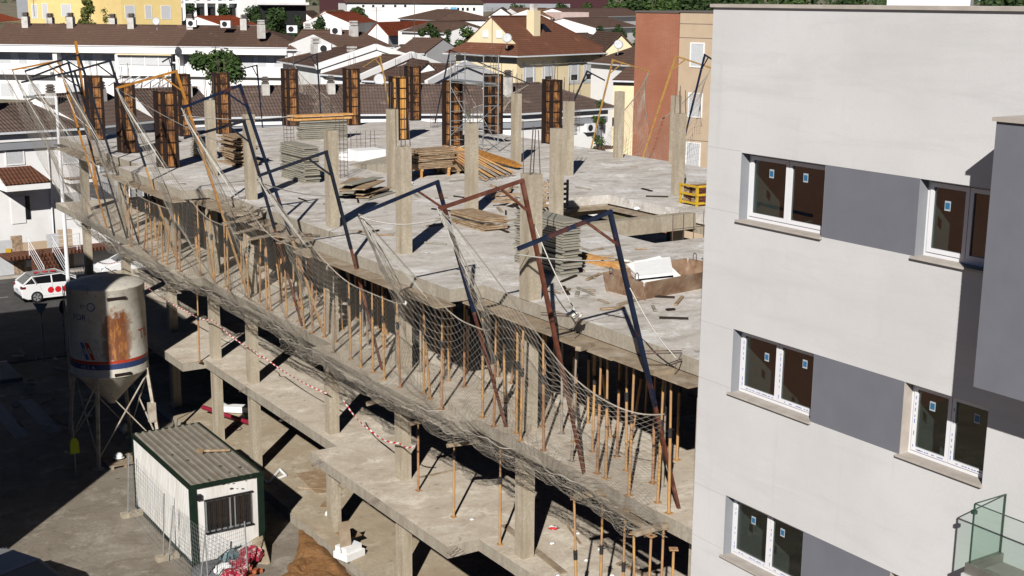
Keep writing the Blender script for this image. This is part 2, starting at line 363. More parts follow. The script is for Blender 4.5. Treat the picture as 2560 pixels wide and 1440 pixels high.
# ================================================================ the white apartment building on the right
XW = 14.88; Y0 = 16.82; ZP = CAM.z-0.08; ZT = CAM.z-2.419; ZB = CAM.z-3.542
YA, YB, YC, YD = 15.986, 14.11, 12.30, 10.83
apt = thing('apartment_building', 'new white rendered apartment block with grey window bands at the right edge', 'building', (XW+4, 8, 0))
wl = MB(); T = .34
x1 = XW+T
zs = [ZP]
for k in range(5): zs += [ZT-3*k, ZB-3*k]
zs.append(0.0)
for k in range(0, len(zs)-1, 2):                       # full strips between the window rows
    wl.box(XW, x1, -9, Y0, zs[k+1], zs[k])
for k in range(5):
    a, b = ZB-3*k, ZT-3*k
    wl.box(XW, x1, YA, Y0, a, b)
    wl.box(XW, x1, -9, YD, a, b)
wl.box(XW+.02, x1+9.9, Y0-.3, Y0-.002, 0, ZP-.003)      # end wall
wl.box(x1, x1+10, -9, Y0-.32, ZP-.9, ZP-.6)
wall = wl.build('wall', MT['render'], apt, True)
for k in range(5): gb = MB(); gb.box(XW+.003, x1, YC, YB, ZB-3*k, ZT-3*k); gb.build('grey_band', MT['greypaint'], apt, True)
cp = MB(); cp.box(XW-.045, XW+.32, -9, Y0+.045, ZP, ZP+.055); cp.box(XW+.32, XW+10, Y0-.3, Y0+.045, ZP, ZP+.055)
cp.build('parapet_cap', MT['sill'], apt, True)
MT['joint'] = M('joint_line', (.50,.48,.46), world=True, bs=0)
for z in (ZT+.02, ZB+.10, ZT-3.03, ZB-2.93, ZT-6.03, ZB-5.9):
    jt = MB(); jt.box(XW-.0012, XW, YA+.02, Y0, z, z+.007); jt.build('render_joint', MT['joint'], apt, True)
def window(ya, yb, za, zb, reveal, prints, handle):
    """opening from y=ya (far) to yb (near)"""
    D = .19; xf = XW+D
    f = MB(); fw = .055
    f.box(xf, xf+.07, ya-fw, ya, za, zb); f.box(xf, xf+.07, yb, yb+fw, za, zb)
    f.box(xf, xf+.07, yb+fw, ya-fw, za, za+.06); f.box(xf, xf+.07, yb+fw, ya-fw, zb-.05, zb)
    ym = (ya+yb)/2; s = .062
    for (a, b) in ((ym+.005, ya-fw-.004), (yb+fw+.004, ym-.005)):
        xx = xf-.018
        f.box(xx, xx+.06, b-s, b, za+.064, zb-.053); f.box(xx, xx+.06, a, a+s, za+.064, zb-.053)
        f.box(xx, xx+.06, a+s, b-s, za+.064, za+.064+s); f.box(xx, xx+.06, a+s, b-s, zb-.053-s, zb-.053)
    w_ = f.build('window', MT['pvc'], apt, True)
    for (a, b) in ((ym+.005, ya-fw-.004), (yb+fw+.004, ym-.005)):
        p = MB(); p.box(xf+.008, xf+.014, a+s, b-s, za+.064+s, zb-.053-s); q = p.build('pane', MT['windowglass'], None); q.parent = w_; shift(q, apt)
        st = MB(); yc = a+s+(b-a-2*s)*rnd.uniform(.3, .8); zc = zb-.053-s-rnd.uniform(.10, .36)
        st.box(xf+.004, xf+.0075, yc-.05, yc+.05, zc-.12, zc+.02, 1); st.box(xf+.002, xf+.004, yc-.038, yc+.038, zc-.095, zc-.005, 0)
        q = st.build('sticker', [MT['blue_st'], MT['white_st']]); q.parent = w_; shift(q, apt)
    sl = MB(); sl.box(XW-.055, xf, yb-.02, ya+.035, za-.032, za+.002); q = sl.build('sill', MT['sill']); q.parent = w_; shift(q, apt)
    rv = MB(); rv.box(XW+.002, xf, ya-.004, ya, za+.002, zb-.004, 0); rv.box(XW+.002, xf+.07, yb, ya-.004, zb-.004, zb, 0); rv.box(XW+.002, xf, yb, yb+.004, za+.002, zb-.004, 0)
    q = rv.build('reveal', reveal); q.parent = w_; shift(q, apt)
    bk = MB(); X0, X1, Ya, Yb, Za, Zb = xf+.10, xf+3.4, yb-.9, ya+.05, za-.95, zb+.25
    bk.box(X0, X1, Yb, Yb+.02, Za, Zb, 0); bk.box(X0, X1, Ya-.02, Ya, Za, Zb, 0); bk.box(X0, X1, Ya, Yb, Za-.02, Za, 0); bk.box(X0, X1, Ya, Yb, Zb, Zb+.02, 0); bk.box(X1, X1+.02, Ya, Yb, Za, Zb, 1)
    bk.box(X0-.16, X0, Ya, Yb, Za, za, 0)
    q = bk.build('interior', [MT['plaster'], MT['reveal']]); q.parent = w_; shift(q, apt)
    if prints:
        pr_ = MB()
        for (a, b) in ((ym+.005, ya-fw-.004), (yb+fw+.004, ym-.005)):
            xx = xf-.0195
            for t in range(9):
                if rnd.random() < .8:
                    z = za+.12+t*(zb-za-.3)/9; pr_.box(xx, xx+.001, b-s+.018, b-s+.034, z, z+rnd.uniform(.03, .07))
                if rnd.random() < .8:
                    y = a+.08+t*(b-a-.2)/9; pr_.box(xx, xx+.001, y, y+rnd.uniform(.03, .09), za+.085, za+.10)
        q = pr_.build('film_print', MT['print']); q.parent = w_; shift(q, apt)
def shift(q, root):
    me = q.data; o = root.location
    me.transform(Matrix.Translation(-o))
for k in range(5):
    window(YA, YB, ZB-3*k, ZT-3*k, MT['reveal'], k > 0, True)
    window(YC, YD, ZB-3*k, ZT-3*k, MT['sill'] if k else MT['reveal'], k > 0, True)
# the projecting grey bay
XB = XW-.9; YBAY = 10.44; ZBT = CAM.z-15.5+14.12; ZBB = px(2435, 967, XB).z
by = MB(); by.box(XB, XW-.003, -9, YBAY, ZBB, ZBT-.04)
by.build('bay', MT['greypaint'], apt, True)
bc = MB(); bc.box(XB-.04, XW-.003, -9, YBAY+.04, ZBT-.04, ZBT+.01); bc.build('bay_cap', MT['sill'], apt, True)
# balcony with green glass
bp = px(2437, 1260, 14.2); zt_ = bp.z; ybal = bp.y; zf = zt_-.98
bl = MB(); bl.box(14.12, XW-.003, 1, ybal+.06, zf-.30, zf-.02); bal = bl.build('balcony', MT['render'], apt, True)
fl = MB(); fl.box(14.2, XW-.003, 1, ybal-.03, zf-.02, zf); q = fl.build('floor', MT['pave']); q.parent = bal; shift(q, apt)
rl = MB(); rl.box(14.16, 14.24, 1, ybal+.04, zf-.019, zf+.13); rl.box(14.24, XW-.003, ybal-.04, ybal+.04, zf-.019, zf+.13)
q = rl.build('base_rail', M('rail_metal', (.30,.29,.26), (.22,.21,.19), 3, .45, metal=.6, bs=0)); q.parent = bal; shift(q, apt)
gp = MB(); gp.box(14.195, 14.207, 1, ybal, zf+.13, zt_); gp.box(14.212, XW-.02, ybal-.006, ybal+.006, zf+.13, zt_)
q = gp.build('glass_panel', MT['greenglass']); q.parent = bal; shift(q, apt)
ge = MB()
ge.box(14.192, 14.21, 1, ybal, zt_, zt_+.010); ge.box(14.21, XW-.02, ybal-.009, ybal+.009, zt_, zt_+.010)
ge.box(14.192, 14.21, ybal-.009, ybal+.009, zf+.13, zt_); ge.box(XW-.034, XW-.02, ybal-.009, ybal+.009, zf+.13, zt_)
ge.box(14.17, 14.235, ybal-.03, ybal+.03, zt_-.14, zt_-.09)
q = ge.build('glass_edge', MT['glassedge']); q.parent = bal; shift(q, apt)
rb = MB(); pA = pd(2232, 8, 27); pB = pd(2430, 8, 27)
rb.obox(((pA+pB)/2)+Vector((0,0,-.35)), (pB-pA)/2, Vector((1.2, .9, 0)), Vector((0,0,.75)))
rb.build('roof_hatch', MT['white'], apt, True)

# ================================================================ the brick block across the yard, beside the camera, that shades the yard
nb = thing('brick_building', 'tall red brick block beside the yard with white framed windows', 'building', (-4, 41, 0))
MT['brick2'] = brick_mat('red_brick_far', (.30,.12,.07), (.24,.095,.055), (.30,.22,.17))
q = MB(); q.box(-22, 2.84, 33.05, 48.8, 0, 15.8); q.build('wall', MT['brick2'], nb, True)
q = MB(); q.box(-22.1, 2.9, 32.98, 48.87, 15.8, 15.9); q.build('parapet_cap', MT['sill'], nb, True)
for k in range(4):
    for j in range(4):
        y = 34.5+j*3.7; z = 1.2+k*3.1
        q = MB(); q.box(2.84, 2.9, y, y+1.6, z, z+1.5); wn = q.build('window', MT['pvc'], nb, True)
        q = MB(); q.box(2.9, 2.91, y+.08, y+.76, z+.08, z+1.42); q.box(2.9, 2.91, y+.84, y+1.52, z+.08, z+1.42); p = q.build('pane', MT['glass']); p.parent = wn; p.data.transform(Matrix.Translation(-nb.location))

# ================================================================ the concrete frame under construction
ub = thing('unfinished_building', 'grey concrete frame of a building under construction with open floors and bare columns', 'building', (24, 38, 0))
XF = 15.40; XBAL = 14.38
def outline(x_in, x_out, y0, y1, bals, xr):
    pts = [(xr, y0), (xr, y1)]
    left = [(x_in, y1)]
    for (a, b) in sorted(bals, reverse=True):
        left += [(x_in, b), (x_out, b), (x_out, a), (x_in, a)]
    left += [(x_in, y0)]
    return pts+left
YE = 62.2
def slab(z, th, bals, y0=16.86, y1=YE, hole=None, x_in=XF-.35, x_out=XBAL, xr=34.2, mat='deck', xi=None):
    mb = MB()
    if hole is None:
        mb.prism(outline(x_in, x_out, y0, y1, bals, xr), z-th, z, 1, 0)
    else:
        hx0, hx1, hy0, hy1 = hole
        o = outline(x_in, x_out, y0, y1, bals, hx0)
        mb.prism(o, z-th, z, 1, 0)
        mb.box(hx0, hx1, y0, hy0, z-th, z, 0); mb.box(hx0, hx1, hy1, y1, z-th, z, 0); mb.box(hx1, xr, y0, y1, z-th, z, 0)
    return mb.build('slab', [MT[mat], MT['face']], ub, True)
B3 = [(24.75, 32.2), (42.6, 50.0)]
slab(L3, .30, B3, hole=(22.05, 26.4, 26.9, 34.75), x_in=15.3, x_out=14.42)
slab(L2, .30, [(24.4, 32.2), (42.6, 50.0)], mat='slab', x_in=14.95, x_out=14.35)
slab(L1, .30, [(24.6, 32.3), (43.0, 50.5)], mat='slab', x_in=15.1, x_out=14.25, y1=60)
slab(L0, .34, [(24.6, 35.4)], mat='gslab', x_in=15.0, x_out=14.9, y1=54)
bm_ = MB(); bm_.box(21.0, 33.6, 30.25, 30.62, L3-.48, L3-.304); bm_.box(22.051, 26.399, 30.25, 30.62, L3-.304, L3-.004); bm_.build('beam', MT['conc'], ub, True)
bm_ = MB(); bm_.box(22.05, 26.4, 34.76, 34.9, L3-.62, L3-.304); bm_.box(26.41, 26.55, 26.9, 34.75, L3-.62, L3-.304); bm_.box(21.9, 22.04, 26.9, 34.75, L3-.5, L3-.304)
bm_.build('opening_upstand', MT['conc'], ub, True)
# formwork ledge boards under the deck edge
def ledge(x0, x1, y0, y1, z):
    q = MB(); y = y0
    while y < y1-.2:
        l = min(rnd.uniform(1.6, 2.6), y1-y); dx = rnd.uniform(-.08, .06)
        q.box(x0+dx, x1, y+.01, y+l-.01, z-.035+rnd.uniform(-.012, .0), z); y += l
    q.build('edge_formwork', MT['board'], ub, True)
ledge(14.75, 15.28, 16.9, 24.7, L3-.305); ledge(13.95, 14.42, 24.5, 32.5, L3-.305); ledge(14.55, 15.28, 32.5, 42.3, L3-.305)
ledge(13.95, 14.42, 42.3, 50.3, L3-.305); ledge(14.6, 15.28, 50.3, 60.5, L3-.305)
for bx_ in ((25.9, 26.4, 30.7, 34.7, L3-.39, L3-.355), (22.06, 25.9, 34.25, 34.75, L3-.39, L3-.355), (21.9, 22.4, 27, 30.2, L3-.44, L3-.40)): q = MB(); q.box(*bx_); q.build('opening_formwork', MT['board'], ub, True)
# soffit formwork panels under L3
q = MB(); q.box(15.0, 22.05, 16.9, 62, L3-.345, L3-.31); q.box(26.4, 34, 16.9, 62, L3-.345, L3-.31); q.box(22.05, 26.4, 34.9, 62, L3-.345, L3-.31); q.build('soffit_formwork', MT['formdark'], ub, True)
# columns
def column(x, y, z0, z1, wx=.30, wy=.32):
    q = MB(); j = .0
    q.box(x-wx/2, x+wx/2, y-wy/2, y+wy/2, z0, z1)
    c = q.build('column', MT['conc'], ub, True)
    return c
colsL3 = [('C1',988,1028,635),('C4',1160,1194,536),('C5',811,847,568),('C6',966,995,476),('C7',610,640,500),('C8',512,543,440),
          ('C9',1276,1302,407),('C10',1407,1430,439),('C11',1532,1558,396),('C12',1675,1712,490),('C13',1673,1698,413)]
GX3 = []
for n, a, b, vb in colsL3:
    p = pz((a+b)/2, vb, L3)+Vector((.10, .13, 0)); GX3.append((n, p.x, p.y)); column(p.x, p.y, L3, L3+2.74)
p = pz(1395, 523, L3)+Vector((0,.1,0)); column(p.x-1.4, p.y-2.0+.0, L3, L3+2.74); GX3.append(('C3', p.x-1.4, p.y-2.0))
column(15.45, 23.05, L3, L3+2.74, .34, .36); GX3.append(('C2', 15.45, 23.05))
column(15.75, 17.25, L3, L3+2.9, .32, .34)
for y in (17.25, 23.25, 29.1, 33.5, 39.6, 43.1, 47.7, 53.4, 59.2):
    column(15.55, y, L2, L3-.31, .31, .34); column(15.5, y, L1, L2-.31, .31, .34)
    if y < 54: column(15.5, y, L0, L1-.31, .31, .34)
for x in (20.6, 28.6, 33.5):
    for y in (17.5, 23.3, 29, 33.7, 39.8, 46.5, 53.0, 60.5):
        column(x, y, L2, L3-.31, .31, .34)
        if y > 40 or x < 25: column(x, y, L1, L2-.31, .31, .34)
# thin joint line and pale upper slab edge beams (drop beams) on the lower floors
q = MB(); q.box(15.3, 15.7, 17, 60, L2-.62, L2-.302); q.box(15.3, 15.7, 17, 60, L1-.62, L1-.302)
# rear walls at street level and party wall so that the frame is closed at the back
q = MB(); q.box(34.3, 34.5, 17, 62, 0, L2); q.build('rear_wall', MT['conc'], ub, True)
q = MB(); q.box(15.7, 34.2, 61.6, 61.9, L0, L1-.4); q.build('end_wall', MT['conc'], ub, True)
# ---------------- rebar starter bars
def starters(x, y, z, n=4, h=.75, s=.13, name='rebar'):
    q = MB()
    for i in range(n):
        a = (i*2+1)*math.pi/n; dx = s*math.copysign(1, math.cos(a)); dy = s*math.copysign(1, math.sin(a))
        if n > 4: dx = s*1.2*math.cos(a); dy = s*1.2*math.sin(a)
        l = Vector((rnd.uniform(-.05, .05), rnd.uniform(-.05, .05), h*rnd.uniform(.8, 1.15)))
        q.tube((x+dx, y+dy, z), Vector((x+dx, y+dy, z))+l, .012, 4)
    return q
for n, x, y in GX3:
    if n in ('C4', 'C8', 'C9', 'C10', 'C2', 'C12', 'C1', 'C6'):
        starters(x, y, L3+2.74, h=.85 if n != 'C2' else 1.1).build('rebar', MT['rebar'], ub, True)
starters(15.75, 17.25, L3+2.9, h=1.2).build('rebar', MT['rebar'], ub, True)

# ================================================================ steel and plywood column formwork on the deck
def make_form(light=False):
    t = thing('column_formwork', 'x y z w', 'column formwork', (0,0,0))
    H = 2.88; h = .238
    for (n, a) in (((-1,0), 0), ((0,-1), 1), ((1,0), 2), ((0,1), 3)):
        n = Vector((n[0], n[1], 0)); s = Vector((-n.y, n.x, 0))
        q = MB(); q.obox(n*h+Vector((0,0,H/2)), n*.012, s*(h-.05), Vector((0,0,H/2))); q.build('plywood_panel', MT['formwoodlight' if light else 'formwood'], t)
    q = MB()
    for sx, sy in ((-1,-1), (1,-1), (1,1), (-1,1)):
        q.box(sx*h-.062, sx*h+.062, sy*h-.062, sy*h+.062, 0, H)
    q.box(-h-.16, -h-.02, h+.0, h+.10, 0, H+.02)
    q.build('corner_post', MT['formdark'], t)
    q = MB()
    for k in range(7):
        z = .03+k*(H-.06)/6
        for (n, s) in ((Vector((-1,0,0)), Vector((0,1,0))), (Vector((0,-1,0)), Vector((1,0,0))), (Vector((1,0,0)), Vector((0,1,0))), (Vector((0,1,0)), Vector((1,0,0)))):
            q.obox(n*(h+.02)+Vector((0,0,z)), n*.018, s*h, Vector((0,0,.022)))
            if k < 6:
                for j in (-.08, .09): q.obox(n*(h+.014)+s*j+Vector((0,0,z+.24)), n*.006, s*.008, Vector((0,0,.2)))
    q.build('steel_rib', MT['formdark'], t)
    q = MB()
    for i in range(4):
        dx = (-.13, .13)[i % 2]; dy = (-.13, .13)[i//2]
        q.tube((dx, dy, H-.3), (dx+rnd.uniform(-.04,.04), dy+rnd.uniform(-.04,.04), H+.75*rnd.uniform(.8, 1.1)), .012, 4)
    q.build('rebar', MT['rebar'], t)
    return t
KL = [('K1',237,355,0,'rust dark column formwork at the far left end, behind the net frames'),
      ('K2',315,388,0,'column formwork with bright plywood behind the tip of the orange net frame'),
      ('K3',416,425,0,'tallest looking brown column formwork, closest to the netted deck edge'),
      ('K4',455,345,0,'column formwork behind the orange net frame mast, left of the dark leafy tree'),
      ('K5',554,340,0,'column formwork in front of the leafy tree'),
      ('K6',725,320,0,'column formwork left of the grey panel stack with orange beams on top'),
      ('K7',879,318,0,'column formwork standing alone just right of the orange beams'),
      ('K8',997,355,1,'column formwork with the brightest orange plywood, beside a bare concrete column'),
      ('K9',1032,306,0,'column formwork at the back edge right behind the brightest orange one'),
      ('K10',1131,370,0,'column formwork behind the timber stack and the pile of orange props'),
      ('K11',1234,340,0,'dark column formwork inside the grey scaffold tower'),
      ('K12',1380,365,0,'column formwork furthest right, with rebar hung on its side')]
f0 = make_form(False); f1 = make_form(True); used = set()
for n, u, v, light, lab in KL:
    src = f1 if light else f0; p = pz(u, v-4, L3)+Vector((.22, .28, 0))
    if id(src) in used: o = dup(src)
    else: o = src; used.add(id(src))
    o.location = (p.x, p.y, L3+.002); o['label'] = lab; o['group'] = 'column formworks on the deck'
    o.rotation_euler = (0, 0, rnd.uniform(-.06, .06))
# ================================================================ gallows frames that carry the safety net
TIPS = []
def gallows(top, arm, low, mat, label, xl=14.3, plane='y', foot=L2-.12, mat2=None, w=.072, cut=.5, grp='net gallows frames along the street edge', brace=True, pl=None, ex=0):
    if plane == 'y':
        p = px(*low, xl); T = py(*top, p.y); A = py(*arm, p.y)
    else:
        p = py(*low, pl); T = px(*top, p.x); A = px(*arm, p.x)
    d = p-T; k = (foot-T.z)/d.z; Ft = T+d*k
    t = thing('net_gallows_frame', label, 'gallows frame', tuple(Ft), 0, grp)
    s = T+(Ft-T)*cut
    q = MB(); q.bar(T, s, w, w, up=(0,1,0) if plane == 'y' else (1,0,0)); q.build('mast', MT[mat], t, True)
    q = MB(); q.bar(s, Ft, w*.8, w*.8, up=(0,1,0) if plane == 'y' else (1,0,0)); q.build('lower_mast', MT[mat2 or mat], t, True)
    dn = (A-T).normalized(); q = MB(); q.bar(T-dn*.045, A, w*.8, w*.9); q.build('arm', MT[mat], t, True)
    if brace:
        b1 = T+(A-T)*.27; b2 = T+(Ft-T).normalized()*.62
        q = MB(); q.bar(b1, b2, w*.6, w*.6); q.build('brace', MT[mat if mat2 is None else mat2] if mat == 'blue' and mat2 == 'rust' else MT[mat], t, True)
    return t, A, T, Ft
GF = [
 ((1525,530),(1295,622),(1612,905),'blue','rust',14.45,'front net frame nearest the white apartment block, blue and rust with a lowered arm',.62),
 ((1305,452),(1097,522),(1387,840),'rust','rust',14.2,'rust red net frame between two blue ones at the front of the deck',.6),
 ((1093,455),(900,535),(1180,765),'blue','rust',14.3,'blue net frame whose mast stands just left of the rust red frame',.5),
 ((815,380),(645,440),(895,690),'slate','rust',14.3,'slate blue net frame with a rusty arm end, in front of the grey panel stack',.42),
 ((610,303),(460,345),(666,500),'slate','rust',14.1,'shorter slate frame with rusty arm standing before the twisted board stack',.5),
 ((600,213),(455,270),(717,560),'blue','prop',14.3,'tall deep blue net frame rising higher than the slate frame beside it',.58),
 ((440,178),(292,220),(548,512),'orange','prop',14.3,'bright orange net frame with a long orange mast',.6),
 ((275,152),(155,186),(380,465),'slate','prop',14.3,'slate net frame second to the left of the orange one, mast turning brown low down',.5),
 ((197,137),(62,178),(292,435),'slate','slate',14.3,'highest slate net frame at the far end with its long arm over the street',.5),
 ((186,178),(53,206),(262,420),'slate','slate',14.3,'low slate net frame at the far end, arm drooping below the others',.5),
 ((171,157),(79,192),(235,400),'slate','slate',14.3,'small dark net frame at the far end between the highest and the lowest arm',.5),
 ((146,152),(30,175),(214,385),'orange','orange',14.3,'thin orange net frame furthest down the street edge',.5)]
for top, arm, low, m1, m2, xl, lab, cut in GF:
    t, A, T, Ft = gallows(top, arm, low, m1, lab, xl, mat2=m2, cut=cut); TIPS.append((A, T, Ft))
q = MB(); a = px(189,103,14.3); b = pz(215,235,0)
pp = px(232, 400, 14.4); T = py(189, 103, pp.y); q.bar(T, T+(pp-T)*1.25, .11, .09); solo(q, 'timber_pole', MT['orange'], 'tall yellow painted pole leaning at the far end above the net frames', 'pole')
BG = [((1532,150),(1622,178),(1478,370),'y',34.1,None,'tan','yellow net frame at the back edge with its arm reaching towards the brick block'),
      ((1690,140),(1778,170),(1605,400),'y',34.1,None,'tan','yellow net frame in front of the brick wall, nearest the white block'),
      ((1762,137),(1795,158),(1715,330),'y',34.1,None,'blue','dark blue net frame just left of the white block roof corner'),
      ((1468,178),(1512,201),(1400,330),'y',34.1,None,'slate','small dark net frame at the back edge before the cream villa'),
      ((1125,125),(1325,210),(1085,320),'y',34.1,None,'slate','dark net frame with a very long arm passing behind the scaffold tower'),
      ((642,163),(600,174),(657,325),'x',0,62.0,'blue','blue net frame on the far deck edge beside the leafy tree'),
      ((792,135),(735,160),(803,300),'x',0,62.0,'slate','grey net frame on the far deck edge before the tiled white gables'),
      ((950,140),(908,168),(978,290),'x',0,62.0,'tan','pale yellow net frame on the far deck edge'),
      ((428,142),(406,155),(440,300),'x',0,62.0,'slate','tiny dark net frame on the far deck edge left of the leafy tree')]
BT = []
for top, arm, low, pln, xl, pl, m1, lab in BG:
    BT.append(gallows(top, arm, low, m1, lab, xl, plane=pln, pl=pl, foot=L3-.25, w=.062, grp='net gallows frames on the far deck edges'))

# ================================================================ safety net: knotted cords as real strands
def net_from_grid(P, r, name, label, grid_diag=True, skip=0.0, mat='net'):
    ni = len(P); nj = len(P[0]); q = MB(); vs = q.v; fs = q.f
    def strand(a, b, rr):
        d = b-a
        if d.length < 1e-4: return
        d.normalize(); p = d.cross(Vector((.31, .52, .79)))
        if p.length < 1e-3: p = d.cross(Vector((1, 0, 0)))
        p.normalize(); o = d.cross(p); n = len(vs)
        for c in (a, b):
            for k in range(3):
                t = k*2.0944; vs.append(tuple(c+p*(math.cos(t)*rr)+o*(math.sin(t)*rr)))
        for k in range(3): fs.append((n+k, n+3+k, n+3+(k+1) % 3, n+(k+1) % 3)); q.m.append(0); q.sm.append(False)
    for i in range(ni):
        for j in range(nj):
            if i+1 < ni and j+1 < nj:
                if (i+j) % 2 == 0: strand(P[i][j], P[i+1][j+1], r)
                else: strand(P[i+1][j], P[i][j+1], r)
    for i in range(ni-1):
        strand(P[i][0], P[i+1][0], r*4); strand(P[i][nj-1], P[i+1][nj-1], r*2.0)
    return q
# top rope: from the frame tips, sagging between them
tips = [TIPS[i][0] for i in (1, 2, 3, 4, 5, 6, 7, 8, 11)]
tips.sort(key=lambda p: p.y)
tips = [t for k, t in enumerate(tips) if k == 0 or t.y-tips[k-1].y > 1.6]
start = Vector((14.45, 17.2, CAM.z-7.2)); knots = [start]+tips+[Vector((11.6, 55.6, CAM.z-2.9))]
def topcurve(y):
    for k in range(len(knots)-1):
        a, b = knots[k], knots[k+1]
        if y <= b.y or k == len(knots)-2:
            t = min(max((y-a.y)/(b.y-a.y), 0), 1); L = b.y-a.y
            p = a.lerp(b, t)
            if k == 0:
                s = 1-t; sag = 1.9*(1-abs(2*s-1)**1.6)*.75; xi = .35
                return Vector((p.x+xi*math.sin(math.pi*t), y, p.z-sag*(s**.3)))
            mid = L3-.12+.22*math.sin(k*2.1+1); D = p.z-mid; s_ = 1-abs(2*t-1)**(2.0+1.1*L/2); return Vector((p.x*(1-s_)+(13.35)*s_, y, p.z-D*s_))
def bott(y):
    bal = any(a-.3 < y < b+.3 for a, b in ((24.4, 32.2), (42.6, 50.0)))
    return Vector((14.62 - (.33 if bal else 0), y, L2-.17+.07*math.sin(y*1.3)))
nY = 400; nT = 54; P = []
for i in range(nY+1):
    y = 17.2+(55.6-17.2)*i/nY; a = topcurve(y); b = bott(y)
    c = Vector((13.15-.12*math.sin(y*.9), y, CAM.z-8.15+.15*math.sin(y*.7+1)))
    k_ = min(max((CAM.z-4.6-a.z)/2.2, 0), 1); c.z -= .35*k_; c.x += (.1 if y > 19 else .75)*k_
    row = []
    for j in range(nT+1):
        t = j/nT; t2 = t**1.0
        p = a*((1-t2)**2)+c*(2*t2*(1-t2))+b*(t2*t2)
        wob = noise.noise_vector(Vector((y*.55, t*3.2, 1.7)))*.26+noise.noise_vector(Vector((y*1.7, t*7, 5.7)))*.09
        wgt = math.sin(math.pi*min(t*1.15, 1))*(.4+1.0*t)
        p = p+wob*wgt+Vector((0, .35*noise.noise(Vector((y*.4, t*2, 9))), 0))*math.sin(math.pi*t)
        row.append(p)
    P.append(row)
q = net_from_grid(P, .0034, 'net', '')
# gathered folds along the lower edge, a second loose layer
P2 = []
for i in range(nY+1):
    y = 17.6+(55.4-17.6)*i/nY; b = bott(y); row = []
    for j in range(27):
        t = j/26; n1 = noise.noise_vector(Vector((y*1.1, t*2.5, 20)))
        p = b+Vector((-.85+.9*t, 0, .62*(1-t)-.30*math.sin(t*math.pi)))+n1*.15+noise.noise_vector(Vector((y*3.3, t*6, 3)))*.08
        row.append(p)
    P2.append(row)
q2 = net_from_grid(P2, .0029, 'net', ''); q.add(q2.v, q2.f)
P2 = []
for i in range(nY+1):
    y = 17.6+(55.4-17.6)*i/nY; b = bott(y); row = []
    for j in range(14):
        t = j/13; n1 = noise.noise_vector(Vector((y*1.9, t*3.5, 40)))
        p = b+Vector((-.35+.4*t, 0, .12*(1-t)-.12*math.sin(t*math.pi)))+n1*.12+noise.noise_vector(Vector((y*5.3, t*6, 3)))*.06
        row.append(p)
    P2.append(row)
q2 = net_from_grid(P2, .0029, 'net', ''); q.add(q2.v, q2.f)
# end flap closing the far end
P3 = []
for i in range(40):
    s = i/39; row = []
    for j in range(nT+1):
        a = P[nY][j]; b = Vector((15.2, 57.6, a.z+.2)); p = a.lerp(b, s*.9); row.append(p+noise.noise_vector(Vector((s*3, j*.15, 30)))*.2*math.sin(math.pi*s))
    P3.append(row)
q3 = net_from_grid(P3, .0028, 'net', ''); q.add(q3.v, q3.f)
net = q.build('safety_net', MT['net']); tag(net, 'long beige safety net hanging from the gallows frames along the street edge of the deck', 'safety net')
# bunched cords under each tip
def bunch(tip, dy, mb):
    for k in range(5):
        a = tip+Vector((rnd.uniform(-.03, .03), rnd.uniform(-.05, .05), 0)); pts = [a]
        for s in (.1, .22, .36, .55, .8):
            y = tip.y+dy*s*(.6+.4*k/6); c = topcurve(min(max(y, 17.3), 55)); pts.append(Vector((c.x+.02*k-.06, c.y, c.z-.05*k)))
        mb.path(pts, .0065, 3)
for tp in tips: q = MB(); bunch(tp, .8, q); bunch(tp, -.7, q); solo(q, 'net_border_rope', MT['rope'], 'pale border cords gathered below the tip of a street side net frame', 'rope', 'border cords below the frame tips')
# back edge nets
def small_net(tip, ea, eb, depth, label):
    P = []
    for i in range(30):
        s = i/29; base = Vector(ea).lerp(Vector(eb), s); row = []
        top = Vector(tip).lerp(base, abs(s-.5)*1.3*.75)+Vector((0,0,-.2*abs(s-.5)))
        for j in range(26):
            t = j/25; row.append(top.lerp(base, t)+Vector((0,0,-.5*math.sin(math.pi*t)))+noise.noise_vector(Vector((s*3, t*3, tip[0])))*.15*math.sin(math.pi*t))
        P.append(row)
    q = net_from_grid(P, .007, 'n', ''); solo(q, 'safety_net', MT['net'], label, 'safety net', 'nets hanging from the far frames')
A = BT[0][1]; small_net(A, (34.6, A.y-3.4, L3-.9), (34.6, A.y+1.5, L3-.9), 1, 'net hanging from the yellow frame tip in front of the brick wall')
A = BT[1][1]; small_net(A, (34.6, A.y-2.6, L3-.9), (34.6, A.y+3, L3-.9), 1, 'net hanging from the yellow frame nearest the white block')
A = BT[4][1]; small_net(A, (34.6, A.y-3.2, L3-.6), (34.6, A.y+3.2, L3-.6), 1, 'net hanging from the long arm behind the scaffold tower')
A = BT[6][1]; small_net(A, (27.0, 62.5, L3-.6), (31.5, 62.5, L3-.6), 1, 'net hanging from the grey frame before the tiled gables')
# ropes
def rope(pts, label, r=.012, mat='rope', seg=12, sag=.12):
    q = MB()
    for k in range(len(pts)-1):
        a, b = Vector(pts[k]), Vector(pts[k+1]); pr = [a.lerp(b, i/seg)+Vector((0,0,-sag*math.sin(math.pi*i/seg))) for i in range(seg+1)]
        q.path(pr, r, 4)
    return solo(q, 'rope', MT[mat], label, 'rope')
t3 = TIPS[2][0]; t2 = TIPS[1][0]; t1 = TIPS[0][0]; t4 = TIPS[3][0]; t5 = TIPS[4][0]; t6 = TIPS[5][0]; t7 = TIPS[6][0]
rope([t3+Vector((0,0,-.06)), t2+Vector((0,0,-.2))], 'thin white rope from the blue frame tip to the rust red frame tip')
rope([t2+Vector((0,0,-.1)), px(1300,562,14.4)], 'thin white rope from the rust red frame tip to the front column', sag=.05)
rope([t1+Vector((0,0,-.1)), px(1545,650,14.7)], 'thin white rope from the rusty arm tip by the tall stack to the last mast', sag=.05)
